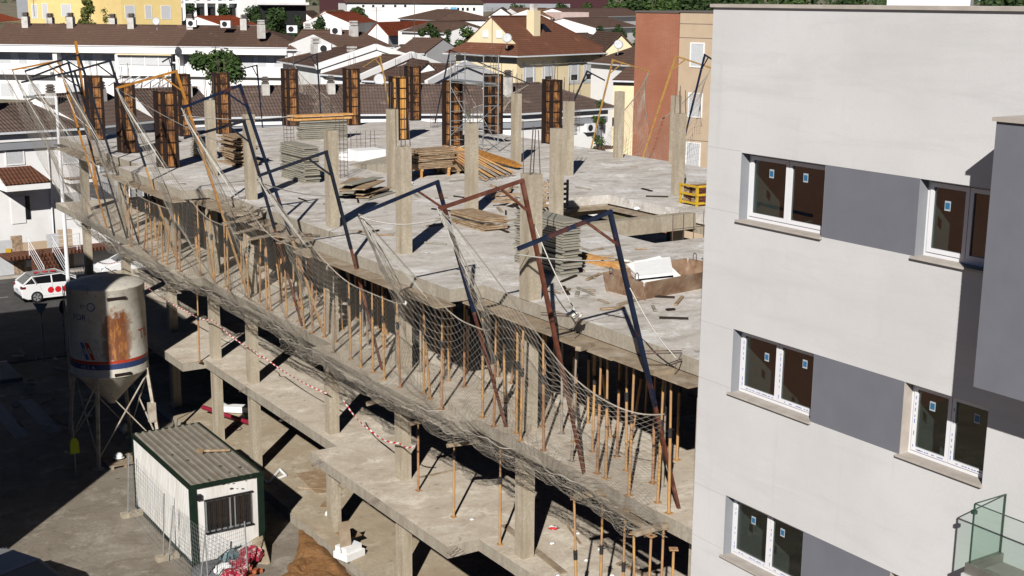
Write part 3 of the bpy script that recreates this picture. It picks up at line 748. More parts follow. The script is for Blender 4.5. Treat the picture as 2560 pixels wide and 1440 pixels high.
rope([t6+Vector((0,0,-.2)), px(735,290,15.5)], 'thin white rope crossing the deck from the tall deep blue frame tip', sag=.1)
rope([t4+Vector((0,0,-.15)), px(825,490,15.2)], 'thin white rope from the rusty arm end to the concrete column', sag=.08)
rope([t7, px(560,360,15.4)], 'thin white rope leaving the tip of the orange frame', sag=.1)
rope([px(1335,560,13.9), px(1440,780,14.6)], 'white tie rope running down from the rust red mast to the deck edge', sag=.1)
rope([px(1575,720,14.0), px(1690,895,14.9)], 'white tie rope running down behind the last blue mast', sag=.1)
rope([px(150,195,13.6), px(190,290,13.8), px(240,330,14.2)], 'white tie rope among the far slate frames', sag=.05)
# white gathered rope bundle that drops from the third tip to the slab
pts = [py(900,540,TIPS[2][0].y)]+[px(u, v, x) for u, v, x in ((925,600,12.2),(955,672,12.9),(985,722,13.5),(1012,758,14.0))]
q = MB()
for k in range(4):
    q.path([p+Vector((rnd.uniform(-.03,.03), rnd.uniform(-.03,.03), 0)) for p in pts], .022, 5)
q.ball(pts[-1], .06)
solo(q, 'rope_bundle', MT['rope'], 'thick gathered white rope dropping from the blue frame tip to the deck edge', 'rope')
q = MB(); c = px(1433, 788, 14.75)
for k in range(9): q.ball(c+Vector((rnd.uniform(-.12,.12), rnd.uniform(-.12,.12), rnd.uniform(0,.06))), .05, jit=.3)
solo(q, 'rope_knot', MT['rope'], 'white knotted rope on the bar between the two front masts', 'rope')
# hooks tying masts to the slab
q = MB()
for (u1,v1,u2,v2,x) in ((1352,787,1450,792,14.6),(1608,884,1705,882,14.7),(555,505,615,495,14.6),(380,463,465,462,14.7),(295,435,350,430,14.6),(760,590,800,592,14.5)):
    a = px(u1,v1,x-.2); b = px(u2,v2,x+.3); h = MB(); h.tube(a, b, .013, 4); h.tube(a+Vector((0,0,.05)), b+Vector((.0,0,.04)), .011, 4); h.tube(b, b+Vector((-.25,-.1,-.22)), .012, 4)
    solo(h, 'steel_hook', MT['rebar'], 'bent rebar hook tying a frame mast to the deck edge', 'hook', 'bent rebar hooks tying the masts')

# ================================================================ props
def make_prop(mat, H=2.70):
    t = thing('steel_prop', 'x', 'prop')
    q = MB(); q.tube((0,0,0), (0,0,H*.58), .031, 8); q.box(-.07,.07,-.07,.07,0,.012); q.build('outer_tube', MT[mat], t)
    q = MB(); q.tube((0,0,H*.58), (0,0,H), .025, 8); q.box(-.08,.08,-.08,.08,H-.012,H); q.build('inner_tube', MT['prop' if mat != 'propgrey' else mat], t)
    q = MB(); q.tube((0,0,H*.55), (0,0,H*.62), .042, 8); q.tube((-.10,0,H*.6), (.10,0,H*.6), .010, 4); q.build('collar', MT['darksteel'], t)
    return t
LABP = {'prop': 'orange adjustable prop holding up the top deck behind the net', 'proprust': 'rusty brown adjustable prop holding up the top deck behind the net', 'propgrey': 'grey adjustable prop holding up the top deck behind the net'}
protos = {}
def put_prop(mat, x, y, z, H, label, group, tilt=(0,0)):
    key = (mat, H)
    if key not in protos: o = make_prop(mat, H); protos[key] = o
    else: o = dup(protos[key])
    o.location = (x, y, z+.002); o['label'] = label; o['group'] = group; o.rotation_euler = (tilt[0], tilt[1], rnd.uniform(0, 3)); return o
HP = 2.70
for xi, x0 in enumerate((14.95, 15.95, 17.0, 18.1, 19.3)):
    y = 17.5+.35*xi
    while y < 52:
        x = x0+rnd.uniform(-.22, .22); yy = y+rnd.uniform(-.25, .25)
        bal = any(a < yy < b for a, b in ((24.9, 31.8), (43.0, 49.6)))
        if xi == 0: x = (14.62 if bal else 15.02)+rnd.uniform(-.05, .25)
        if not any(abs(yy-c) < .35 and abs(x-15.55) < .35 for c in (17.25, 23.25, 29.1, 33.5, 39.6, 43.1, 47.7)):
            mat = rnd.choice(('prop', 'prop', 'prop', 'proprust', 'propgrey')) if xi < 3 else 'prop'
            tl = (rnd.gauss(0, .012), rnd.gauss(0, .012)) if rnd.random() < .72 else (rnd.uniform(-.16, .16), rnd.uniform(-.10, .06))
            put_prop(mat, x, yy, L2, HP, LABP[mat], 'props under the top deck', tl)
        y += rnd.uniform(.5, .95) if xi < 3 else rnd.uniform(1.5, 2.3)
for (u, v, vt, mt, lab) in ((1043,1227,1065,'proprust','brown prop on the lower slab right of the tape barrier'), (1132,1293,1120,'prop','yellow orange prop carrying the short plank, in the open bay of the lower slab'),
                        (1247,1362,1110,'prop','orange prop beside the wide front column of the lower slab'), (497,905,728,'proprust','lone rusty prop on the lit corner of the lower slab behind the silo')):
    p = pz(u, v, L1); put_prop(mt, p.x+.03, p.y, L1, 2.72, lab, 'props on the lower slab', (.01, 0))
for k, (u, v) in enumerate(((1450,1252),(1507,1236),(1563,1275),(1598,1342),(1625,1338),(1658,1322),(1684,1372))):
    p = pz(u, v, L1+2.84); put_prop(('prop','prop','prop','proprust','prop','prop','proprust')[k], p.x, p.y, L1, 2.84,
        ('orange prop leaning under the left end of the loose crossbar', 'upright orange prop second from the left under the loose crossbar', 'orange prop with a dark collar under the middle of the long beam',
         'pinkish worn prop under the right crossbar', 'orange prop behind the right crossbar', 'orange prop under the right end of the right crossbar', 'thin rusty prop nearest the white block on the lower slab')[k], 'props on the lower slab', ((-.04,.0,.0,-.05,.01,.02,0)[k], (.05,0,0,.05,0,0,0)[k]))
def crossbar(a, b, label, w=.12, h=.09):
    q = MB(); q.bar(a, b, w, h); return solo(q, 'timber_crossbar', MT['board'], label, 'timber')
crossbar(pz(1438,1243,6.24), pz(1514,1228,6.24), 'left grey crossbar lying on top of the free standing props')
crossbar(pz(1586,1334,6.24), pz(1668,1312,6.24), 'right grey crossbar lying on top of the free standing props')
crossbar(pz(1484,1236,6.17), pz(1620,1320,6.17), 'long grey beam joining the two crossbars')
crossbar(px(1118,1113,14.75), px(1200,1102,15.3), 'short plank on the prop head in the open bay of the lower slab')
crossbar(px(915,1010,14.7), px(965,998,15.2), 'short plank sticking out under the net between two columns')
crossbar(px(1022,1060,14.8), px(1060,1052,15.2), 'short plank end on the rusty prop beside the tape', .1, .08)
crossbar(px(1445,872,14.4), px(1480,862,14.9), 'plank end sticking out under the deck edge beside the rust red mast')
crossbar(px(1640,935,14.7), px(1680,925,15.1), 'plank end sticking out under the deck edge near the white block')
# loose things on the lower slabs
def plank(a, b, label, w=.16, h=.04, mat='wood', name='plank'):
    q = MB(); q.bar(Vector(a)+Vector((0,0,h/2+.003)), Vector(b)+Vector((0,0,h/2+.003)), w, h); return solo(q, name, MT[mat], label, 'plank')
plank(pz(1260,1315,L1), pz(1410,1435,L1), 'long dark plank lying on the lower slab behind the wide front column', mat='board')
plank(pz(1545,1410,L1), pz(1640,1450,L1), 'dark plank lying among the free standing props', mat='board')
plank(pz(1420,1318,L1), pz(1452,1362,L1), 'thin brown batten on the lower slab', .05, .03)
plank(pz(1050,1195,L1), pz(1145,1175,L1), 'pale flat batten on the lower slab beside the short plank', .07, .03, 'board')
for (a, b, z, lab) in (((745,1220),(820,1225),L0,'thin stick on the ground slab'),):
    plank(pz(*a, z), pz(*b, z), lab, .04, .03)
def litter(name, n, lst, z, mat, label, cat, r=.05):
    for k, (u, v) in enumerate(lst):
        q = MB(); p = pz(u, v, z); q.ball(p+Vector((0,0,r*.35)), r, 6, 4, (1.3, 1, .45), jit=.35); solo(q, name, MT[mat], label, cat, 'bits of '+name)
litter('white_scrap', 0, ((1500,1375),(1468,1402),(1180,1300),(1530,1440),(1395,1440),(1445,1335),(1380,1360)), L1, 'foam', 'small white scrap littering the lower slab', 'scrap', .05)
litter('white_scrap', 0, ((1592,525),(1025,460)), L3, 'foam', 'white scrap lying by the deck openings', 'scrap', .12)
def tape_seg(pts, label, w=.036):
    m = MT.get('tape')
    if m is None:
        m, nt, b = NM('red_white_tape'); co = coords(nt, (1,1,1), False, True)
        wv = nt.nodes.new('ShaderNodeTexWave'); wv.bands_direction = 'DIAGONAL'; wv.inputs['Scale'].default_value = 2.2; nt.links.new(co, wv.inputs[0])
        gt = nt.nodes.new('ShaderNodeMath'); gt.operation = 'GREATER_THAN'; gt.inputs[1].default_value = .5; nt.links.new(wv.outputs['Fac'], gt.inputs[0])
        c = mix(nt, gt.outputs[0], (.75,.73,.70), (.55,.03,.03)); nt.links.new(c, b.inputs['Base Color']); b.inputs['Roughness'].default_value = .5; MT['tape'] = m
    q = MB(); P = []
    for k in range(len(pts)-1):
        a, b = Vector(pts[k]), Vector(pts[k+1])
        for i in range(14): P.append(a.lerp(b, i/14)+Vector((0,0,-.10*math.sin(math.pi*i/14))))
    P.append(Vector(pts[-1]))
    for i in range(len(P)-1):
        t0 = i*.55; t1_ = (i+1)*.55
        u0 = Vector((.3*math.sin(t0), 0, 1)).normalized()*w/2; u1 = Vector((.3*math.sin(t1_), 0, 1)).normalized()*w/2; n = Vector((.004, 0, 0))
        q.add([P[i]-u0-n, P[i+1]-u1-n, P[i+1]+u1-n, P[i]+u0-n, P[i]-u0+n, P[i+1]-u1+n, P[i+1]+u1+n, P[i]+u0+n], [(0,1,2,3),(7,6,5,4),(0,4,5,1),(3,2,6,7)])
    solo(q, 'barrier_tape', MT['tape'], label, 'barrier tape')
tape_seg([px(245,655,14.9), px(300,652,14.9)], 'red and white tape end tied by the far column above the parked car')
tape_seg([px(262,668,14.9), px(345,700,15.0), px(470,780,15.0), px(533,800,15.1), px(640,880,15.2), px(655,890,15.2), px(820,985,15.2)], 'red and white tape strung between the columns of the lower slab')
tape_seg([px(858,1000,15.2), px(925,1075,15.1), px(998,1108,15.1), px(1040,1112,15.0)], 'red and white tape ending at the column with the rusty prop', .045)
q = MB()
for k in range(6): q.ball(pz(1378+k*2, 1320+k, L1)+Vector((0,0,.03)), .07, 6, 4, (1.6,.6,.5), jit=.4)
solo(q, 'tape_scrap', MT['tape'], 'crumpled red and white tape on the lower slab', 'barrier tape')

# ================================================================ materials stored on the deck
def stack(u, v, n, vtop, lx, ly, mat, label, group, jx=.04, jy=.06, name='formwork_panel', z0=L3, gap=.25, off=(0,0), h0=.0, warp=.0):
    p = pz(u, v, z0); x, y = p.x+off[0], p.y+off[1]
    zt = vz(x, y, vtop); dz = (zt-z0-h0)/n
    base = None
    for k in range(n):
        q = MB(); q.box(-lx/2, lx/2, -ly/2, ly/2, 0, dz*(1-gap))
        if k == 0 or base is None:
            o = q.build(name, MT[mat]); base = o; tag(o, label, 'panel', group)
        else:
            o = base.copy(); C.objects.link(o)
        o.location = (x+lx/2+rnd.uniform(-jx, jx), y+ly/2+rnd.uniform(-jy, jy), z0+h0+k*dz+.002)
        o.rotation_euler = (rnd.uniform(-warp, warp)*.3, rnd.uniform(-warp, warp)*.3, rnd.uniform(-.03, .03)+rnd.uniform(-warp, warp)*2)
    return x, y, zt
stack(1405,693,21,553,.52,2.05,'panelgrey','weathered board in the tall stack right of the front column','boards of the tall front stack')
stack(760,460,18,368,.6,2.05,'panelgrey','grey panel in the tall stack left of the column by the rebar cage','panels of the tall grey stack')
stack(755,352,10,303,2.3,.6,'panelgrey','grey panel in the low stack below the orange beams','panels under the orange beams', .06, .04)
stack(1210,580,7,547,.75,1.9,'wood','board in the small low stack in the middle of the deck','boards of the small middle stack', .05, .06)
stack(602,418,14,345,.65,2.1,'wood','curled board in the untidy stack behind the two thin columns','boards of the untidy stack', .12, .12, warp=.05, gap=.4)
stack(512,398,11,347,.55,1.6,'panelgrey','grey panel in the dim stack left of the untidy boards','panels of the dim stack', .05, .05)
x, y, zt = stack(1045,446,12,378,1.55,1.0,'wood','plank in the lumber stack on trestles beside the first bare column','planks of the lumber stack', .10, .05, name='plank', h0=.32, gap=.3)
q = MB()
for dx in (.15, 1.3):
    q.box(x+dx, x+dx+.09, y+.02, y+.95, L3+.24, L3+.315)
    for yy in (.08, .85): q.bar((x+dx+.04, y+yy, L3), (x+dx+.04, y+yy, L3+.24), .07, .07)
solo(q, 'trestle', MT['woodorange'], 'pale low trestle under the lumber stack', 'trestle')
p = pz(1118, 438, L3); q = MB(); q.box(p.x, p.x+1.0, p.y, p.y+1.1, L3+.12, L3+.85)
for dx in (.05, .45, .85): q.box(p.x+dx, p.x+dx+.1, p.y+.02, p.y+1.08, L3, L3+.117)
solo(q, 'plywood_bundle', MT['wood'], 'brown plywood bundle on bearers beside the lumber stack', 'plywood bundle')
bx, by_ = p.x, p.y
base = None
for k in range(17):
    a = Vector((bx+.2+.045*k, by_+.9-.05*k, L3+.88+.03*(k % 4))); b = pz(1215+4.6*k, 455-.9*k, L3)+Vector((0,0,.05+.06*(k % 3)))
    q = MB(); q.tube((0,0,0), (0,0,(b-a).length*.6), .035, 6); q.tube((0,0,(b-a).length*.6), (0,0,(b-a).length), .028, 6, mi=1); q.box(-.07,.07,-.07,.07,0,.012)
    o = q.build('steel_prop', [MT['prop' if k % 3 else 'proprust'], MT['propgrey' if k % 2 else 'prop']]); o.location = a; o.rotation_euler = (b-a).to_track_quat('Z', 'Y').to_euler()
    tag(o, 'prop lying in the slanted heap beside the lumber stack', 'prop', 'props heaped on the deck')
for k, (a, b) in enumerate((((1185,382),(1302,414)), ((1190,375),(1290,408)), ((1200,390),(1295,416)))):
    A = pz(*a, L3+.25); B = pz(*b, L3+.15); q = MB(); q.bar(A, B, .12, .10); solo(q, 'orange_beam', MT['orange'], 'thick orange beam lying right of the prop heap', 'beam', 'orange beams beside the prop heap')
# orange beams on the grey stack
P0 = pz(755, 352, L3); zt = vz(P0.x, P0.y, 303)
for k in range(9):
    q = MB(); q.box(-1.45, 1.45, -.05, .05, 0, .085); o = q.build('orange_beam', MT['woodorange']); r = k//5
    o.location = (P0.x+1.1+rnd.uniform(-.12, .12), P0.y+.05+.13*(k % 5)+.06*r, zt+.02+.15*r); o.rotation_euler = (0, 0, rnd.uniform(-.03, .03))
    tag(o, 'orange timber beam stacked on top of the grey panels', 'beam', 'orange beams on the grey stack')
# orange timbers by the tall front stack
for k in range(6):
    q = MB(); q.box(-.05, .05, -1.35, 1.35, 0, .08); o = q.build('orange_timber', MT['woodorange']); o.location = (18.95+.13*(k % 4)+.05*(k//4), 25.0+rnd.uniform(-.2, .2), L3+.003+.084*(k//4)); o.rotation_euler = (0, 0, rnd.uniform(-.05, .05))
    tag(o, 'orange timber lying right of the tall front stack', 'timber', 'orange timbers on the deck')
# flat loose pile
c = pz(905, 488, L3)
for k in range(13):
    q = MB(); q.box(-.22, .22, -1.0, 1.0, 0, .03); o = q.build('loose_board', MT['wood' if k % 3 else 'panelgrey']); o.location = (c.x+rnd.uniform(-.45, .45), c.y+rnd.uniform(-.5, .5), L3+.004+.036*k); o.rotation_euler = (rnd.uniform(-.02,.02), rnd.uniform(-.02,.02), -.75+rnd.uniform(-.3, .3))
    tag(o, 'loose board in the flat pile right of the thin column', 'board', 'loose boards in the flat pile')
for k in range(10):
    p = pz(rnd.uniform(1245,1300), rnd.uniform(478,520), L3); q = MB(); a = rnd.uniform(0, 3.1); d = Vector((math.cos(a), math.sin(a), rnd.uniform(-.1,.2)))*rnd.uniform(.3, .6)
    q.bar(p+Vector((0,0,.12))-d, p+Vector((0,0,.14))+d, .08, .06); solo(q, 'timber_offcut', MT['wood'], 'timber offcut in the heap left of the front column', 'offcut', 'heap of offcuts')
# crate of clamps
p = pz(1362, 522, L3); q = MB()
for k in range(5): q.box(p.x, p.x+.9, p.y, p.y+.03, L3+.05+.16*k, L3+.13+.16*k); q.box(p.x, p.x+.03, p.y+.03, p.y+.8, L3+.05+.16*k, L3+.13+.16*k)
for dx, dy in ((0,0),(.87,0),(0,.77),(.87,.77)): q.box(p.x+dx+.001, p.x+dx+.06, p.y+dy+.031, p.y+dy+.09, L3, L3+.85)
cr = thing('crate', 'open slatted crate full of round clamps between the two front columns', 'crate', (p.x+.45, p.y+.4, L3)); q.build('slats', MT['wood'], cr, True)
q = MB()
for k in range(9):
    c2 = p+Vector((rnd.uniform(.15,.75), rnd.uniform(.1,.6), rnd.uniform(.2,.85))); q.lathe([(.10,-.03),(.10,.03),(.05,.03),(.05,-.03),(.10,-.03)], c2, 10)
o = solo(q, 'pipe_clamp', MT['propgrey'], 'pale round clamps heaped in the slatted crate', 'clamps')
# yellow steel rack
p = pz(1697, 508, L3); p.y -= .87; rk = thing('steel_rack', 'yellow steel rack of sawn pieces at the edge of the deck by the white block', 'rack', (p.x+.6, p.y+.4, L3))
MT['yellow'] = M('yellow_paint', (.62,.40,.03), (.50,.30,.02), 4, .5, (.2,.1,.04), 5, fac3=.5)
for dx in (0, 1.2):
    for dy in (0, .8): q = MB(); q.box(p.x+dx, p.x+dx+.07, p.y+dy, p.y+dy+.07, L3, L3+.66); q.build('post', MT['yellow'], rk, True)
for z in (.06, .33, .60):
    q = MB(); q.box(p.x-.01, p.x+1.28, p.y-.012, p.y-.001, L3+z, L3+z+.07); q.box(p.x-.012, p.x-.001, p.y, p.y+.87, L3+z, L3+z+.07); q.build('rail', MT['yellow'], rk, True)
for k in range(42):
    q = MB(); a = p+Vector((rnd.uniform(.08,.14), .06+.13*(k % 6)+rnd.uniform(-.02,.02), .06+.085*(k//6))); q.bar(a, a+Vector((1.02, rnd.uniform(-.05,.05), rnd.uniform(-.02,.02))), .12, .07); solo(q, 'timber_offcut', MT['wood' if k % 3 else 'rust'], 'sawn offcut stored in the yellow rack', 'offcut', 'offcuts in the yellow rack')
# rusty skip with foam sheets
a0 = pz(1608, 750, L3); a1 = pz(1520, 728, L3)
ang = math.atan2((a1-a0).y, (a1-a0).x)
sk = thing('steel_skip', 'shallow rusty steel skip holding white foam sheets near the white block', 'skip', tuple(a0), ang-math.pi/2)
LY = (a1-a0).length; LX = 2.6; Hs = .42
q = MB(); t = .03
q.box(.0, LX, 0, LY, 0, .03)
q.obox((-.04, LY/2, Hs/2), (.015,0,0), (0,LY/2+.06,0), (-.06,0,Hs/2)); q.obox((LX+.04, LY/2, Hs/2), (.015,0,0), (0,LY/2+.06,0), (.06,0,Hs/2))
q.obox((LX/2, -.05, Hs/2), (LX/2+.06,0,0), (0,.015,0), (0,-.07,Hs/2)); q.obox((LX/2, LY+.05, Hs/2), (LX/2+.06,0,0), (0,.015,0), (0,.07,Hs/2))
q.build('skip_body', M('skip_rust', (.30,.20,.13), (.16,.085,.05), 5, .8, (.42,.33,.24), 2.5), sk)
for (x, y) in ((-.06, .15), (-.06, LY-.15), (LX+.06, .15), (LX+.06, LY-.15)):
    q = MB(); q.path([(x, y-.05, Hs), (x, y-.05, Hs+.13), (x, y, Hs+.17), (x, y+.05, Hs+.13), (x, y+.05, Hs)], .011, 5); q.build('lifting_ring', MT['rebar'], sk)
for k in range(5):
    q = MB(); q.box(-.42, .42, -.6, .6, 0, .06); o = q.build('foam_sheet', MT['foam']); o.location = a0+Vector((.95, .85, .16+.07*k)); o.rotation_euler = (rnd.uniform(-.1,.1)+.1, rnd.uniform(-.08,.08)-.12, rnd.uniform(-.2,.2)-.5)
    tag(o, 'white foam sheet piled in the rusty skip', 'foam sheet', 'foam sheets in the skip')
q = MB(); q.path([pz(1560+i*13, 655+i*4+rnd.uniform(-3,3), L3)+Vector((0,0,.05)) for i in range(9)], .035, 5); q.path([pz(1600+i*10, 668+i*3+rnd.uniform(-4,4), L3)+Vector((0,0,.08)) for i in range(7)], .03, 5)
solo(q, 'rope_heap', MT['rope'], 'tangled white rope lying behind the rusty skip', 'rope')
# white insulation block, sheets and low wedge
p = pz(895, 404, L3); q = MB(); q.box(p.x, p.x+1.25, p.y, p.y+1.0, L3+.003, L3+.42); solo(q, 'foam_block', MT['foam'], 'large white foam block between the rebar cage and the tall bare column', 'foam block')
for k, (u, v) in enumerate(((862,396),(878,398),(950,405),(975,404))):
    p = pz(u, v, L3); q = MB(); q.obox(p+Vector((0,0,.04+.1*(k == 1))), (.35,.1,0), (-.1,.3,0), (0,.0,.02) if k != 1 else (.01,.02,.16)); solo(q, 'foam_sheet', MT['foam'], 'thin white foam sheet lying around the big foam block', 'foam sheet', 'foam sheets around the block')
p0 = pz(866, 412, L3); p1 = pz(990, 440, L3)
q = MB(); q.add([(p0.x,p0.y,L3),(p1.x,p1.y,L3),(p1.x+1.2,p1.y+2.6,L3),(p1.x,p1.y,L3+.45),(p1.x+1.2,p1.y+2.6,L3+.45)],[(0,2,1),(1,2,4,3),(0,1,3),(0,3,4),(0,4,2)])
q.build('raised_wedge', MT['face'], ub, True)
# rebar cages
def cage(u, v, vtop, label, s=.15, sq=True):
    p = pz(u, v, L3); zt = vz(p.x, p.y, vtop); q = MB()
    for dx, dy in ((-s,-s),(s,-s),(s,s),(-s,s)): q.tube((p.x+dx,p.y+dy,L3), (p.x+dx,p.y+dy,zt), .012, 4)
    z = L3+.1; H = zt-.4
    while z < H:
        for (a, b) in (((-s,-s),(s,-s)),((s,-s),(s,s)),((s,s),(-s,s)),((-s,s),(-s,-s))): q.tube((p.x+a[0],p.y+a[1],z), (p.x+b[0],p.y+b[1],z), .007, 3)
        z += .16
    solo(q, 'rebar_cage', MT['rebar'], label, 'rebar cage')
cage(856, 444, 295, 'rebar column cage standing right of the thick bare column'); cage(724, 400, 282, 'rebar column cage standing behind the tall grey stack'); cage(772, 335, 235, 'rebar column cage rising behind the orange beams')
cage(1400, 345, 205, 'rebar cage in front of the furthest right column formwork', .1); cage(1085, 320, 215, 'rebar cage right of the brightest orange formwork', .12)
cage(1440, 330, 225, 'rebar cage behind the bare column pair at the back', .12)
def bar_row(pts, h, label, hb=True):
    q = MB()
    for p in pts: q.tube(p, Vector(p)+Vector((rnd.uniform(-.03,.03), rnd.uniform(-.03,.03), h)), .012, 4)
    if hb: q.tube(Vector(pts[0])+Vector((0,0,h*.6)), Vector(pts[-1])+Vector((.2,0,h*.6)), .009, 4)
    solo(q, 'starter_bars', MT['rebar'], label, 'rebar')
bar_row([pz(u, v, L3) for u, v in ((878,380),(893,376),(903,378),(914,377),(926,376),(938,375))], .85, 'row of upright starter bars behind the white foam block')
bar_row([(22.75+.37*k, 27.0, L3-.3) for k in range(5)], 1.0, 'row of upright starter bars in front of the deck opening')
# scaffold tower
P0 = pz(1208, 383, L3); sw = .74; sl_ = 2.75; sct = thing('scaffold_tower', 'grey steel scaffold tower with a wooden platform around the dark column formwork', 'scaffold tower', (P0.x+sw/2, P0.y+sl_/2, L3))
zt = vz(P0.x, P0.y, 138); zp = vz(P0.x, P0.y, 208)
for dx, dy in ((0,0),(sw,0),(0,sl_),(sw,sl_)):
    q = MB(); q.tube((P0.x+dx,P0.y+dy,L3), (P0.x+dx,P0.y+dy,zt), .027, 6); q.build('standard', MT['steelgrey'], sct, True)
for dy in (0, sl_):
    for k in range(12):
        z = L3+.3+k*.42
        if z < zt: q = MB(); q.tube((P0.x,P0.y+dy,z), (P0.x+sw,P0.y+dy,z), .018, 5); q.build('ladder_rung', MT['steelgrey'], sct, True)
for z in (zt-.05, zt-.55, zp-.1, L3+.9):
    for dx in (0, sw):
        q = MB(); q.tube((P0.x+dx,P0.y-.1,z), (P0.x+dx,P0.y+sl_+.1,z), .02, 5); q.build('ledger', MT['steelgrey'], sct, True)
for dx in (0, sw):
    q = MB(); q.tube((P0.x+dx,P0.y,L3+.3), (P0.x+dx,P0.y+sl_,zp-.3), .018, 5); q.tube((P0.x+dx,P0.y+sl_,L3+.5), (P0.x+dx,P0.y,zp-.9), .018, 5); q.build('brace', MT['steelgrey'], sct, True)
q = MB(); q.box(P0.x+.05, P0.x+sw-.15, P0.y-.1, P0.y+sl_+.1, zp-.04, zp); q.build('platform', MT['steelgrey'], sct, True)
for dx, dy in ((0,0),(sw,0)):
    q = MB(); q.tube((P0.x+dx,P0.y+dy,L3+.02), (P0.x+dx+(.5 if dx else -.5),P0.y-.5,L3+.02), .02, 5); q.tube((P0.x+dx,P0.y+dy,L3+.8), (P0.x+dx+(.5 if dx else -.5),P0.y-.5,L3+.02), .016, 5); q.build('outrigger', MT['steelgrey'], sct, True)

# scattered deck debris and loose boards
for k, (u, v) in enumerate([(rnd.uniform(560, 1700), rnd.uniform(360, 800)) for _ in range(170)]):
    p = pz(u, v, L3)
    if p.x < 15.8 or p.x > 33.5 or p.y < 17.5 or p.y > 60 or (21.8 < p.x < 26.6 and 26.5 < p.y < 35): continue
    q = MB(); a = rnd.uniform(0, 3.14); l = rnd.uniform(.08, .45); d = Vector((math.cos(a), math.sin(a), 0))*l; q.bar(p+Vector((0,0,.025))-d, p+Vector((0,0,.03))+d, rnd.uniform(.03, .10), .03)
    solo(q, 'timber_offcut', MT[rnd.choice(('wood', 'board', 'formdark', 'panelgrey'))], 'small offcut lying loose on the open deck', 'offcut', 'small offcuts strewn over the deck')
for k, (a, b) in enumerate((((560,560),(640,548)),((590,585),(690,560)),((600,540),(655,525)),((625,600),(700,585)),((560,530),(610,518)),((680,590),(760,600)),((700,610),(770,585)))):
    plank(pz(*a, L3), pz(*b, L3), ('grey plank lying on the deck edge behind the tall blue mast', 'longest grey plank on the deck edge behind the tall blue mast', 'short grey plank near the thin columns at the deck edge', 'grey plank beside the foot of the tall blue mast', 'grey plank by the orange mast foot', 'grey plank at the deck edge left of the front column row', 'grey plank crossing the deck edge left of the front column row')[k], .22, .03, 'board')
# ================================================================ site office container
cx0, cy0 = 11.15, 33.75; cw, cl, ch = 2.2, 5.35, 2.43
p = pz(483, 1420, 0); cx0, cy0 = p.x, p.y
ct = thing('site_container', 'white site office container with green corner posts and a ribbed grey roof', 'site office', (cx0, cy0, 0))
MT['green'] = M('dark_green_paint', (.006,.020,.011), (.004,.013,.008), 3, .5, bs=0)
MT['contwhite'] = M('container_white', (.74,.73,.70), (.68,.66,.62), 1.6, .6, (.50,.45,.37), 1.2, (3,3,.5), fac3=.6, bs=0)
MT['roofgrey'] = M('ribbed_roof', (.245,.22,.18), (.185,.165,.13), 1.6, .7, (.18,.14,.10), 2.4, (2,1,1), fac3=.8, bs=.1, lo3=.58, hi3=.68)
q = MB(); q.box(.05, cw-.05, .05, .07, .1, .93); q.box(.05, cw-.05, .05, .07, 1.93, ch-.12); q.box(.05, .42, .05, .07, .93, 1.93); q.box(cw-.34, cw-.05, .05, .07, .93, 1.93); q.build('end_panel', MT['contwhite'], ct)
q = MB(); q.box(.05, cw-.05, cl-.07, cl-.05, .1, ch-.12); q.build('end_panel', MT['contwhite'], ct)
q = MB(); q.box(.04, .06, .07, cl-.07, .1, ch-.1); q.box(cw-.06, cw-.04, .07, cl-.07, .1, ch-.1)
for k in range(36):
    y = .15+k*(cl-.3)/35; q.box(.03, .04, y, y+.07, .12, ch-.13)
q.build('side_panel', MT['contwhite'], ct)
for dx in (0, cw-.14):
    for dy in (0, cl-.1):
        q = MB(); q.box(dx-(.05 if dx else 0), dx+.14+(0 if dx else .05), dy, dy+.1, 0, ch-.1); q.build('corner_post', MT['green'], ct)
for (a, b, c, d) in ((0, cw, 0, .06), (0, cw, cl-.06, cl), (0, .05, .06, cl-.06), (cw-.05, cw, .06, cl-.06)):
    q = MB(); q.box(a-.01, b+.01, c-.005, d+.005, ch-.1, ch+.02); q.build('top_rail', MT['green'], ct)
    q = MB(); q.box(a, b, c, d, 0, .1); q.build('bottom_rail', MT['green'], ct)
q = MB(); q.box(.04, cw-.04, .04, cl-.04, ch-.02, ch+.0)
for k in range(10):
    x = .12+k*(cw-.28)/9; q.add([(x-.03,.05,ch),(x+.07,.05,ch),(x+.045,.05,ch+.045),(x-.005,.05,ch+.045),(x-.03,cl-.05,ch),(x+.07,cl-.05,ch),(x+.045,cl-.05,ch+.045),(x-.005,cl-.05,ch+.045)],[(0,1,2,3),(7,6,5,4),(0,4,5,1),(1,5,6,2),(2,6,7,3),(3,7,4,0)])
roof = q.build('roof', MT['roofgrey'], ct)
wx0, wx1, wz0, wz1 = .44, cw-.36, .95, 1.91
q = MB()
q.box(wx0, wx0+.04, .03, .06, wz0, wz1); q.box(wx1-.04, wx1, .03, .06, wz0, wz1); q.box(wx0+.04, wx1-.04, .03, .06, wz0, wz0+.04); q.box(wx0+.04, wx1-.04, .03, .06, wz1-.04, wz1)
q.box((wx0+wx1)/2+.02, (wx0+wx1)/2+.06, .04, .07, wz0+.04, wz1-.04); q.box((wx0+wx1)/2+.16, (wx0+wx1)/2+.20, .04, .07, wz0+.04, wz1-.04)
wn = q.build('window', MT['steelgrey'], ct)
q = MB(); q.box(wx0+.04, wx1-.04, .075, .08, wz0+.04, wz1-.04); p_ = q.build('pane', MT['glass']); p_.parent = wn
for k in range(8):
    x = wx0+.08+k*(wx1-wx0-.16)/7; q = MB(); q.box(x-.008, x+.008, -.03, -.014, wz0-.02, wz1+.0); b_ = q.build('bar', MT['black']); b_.parent = wn
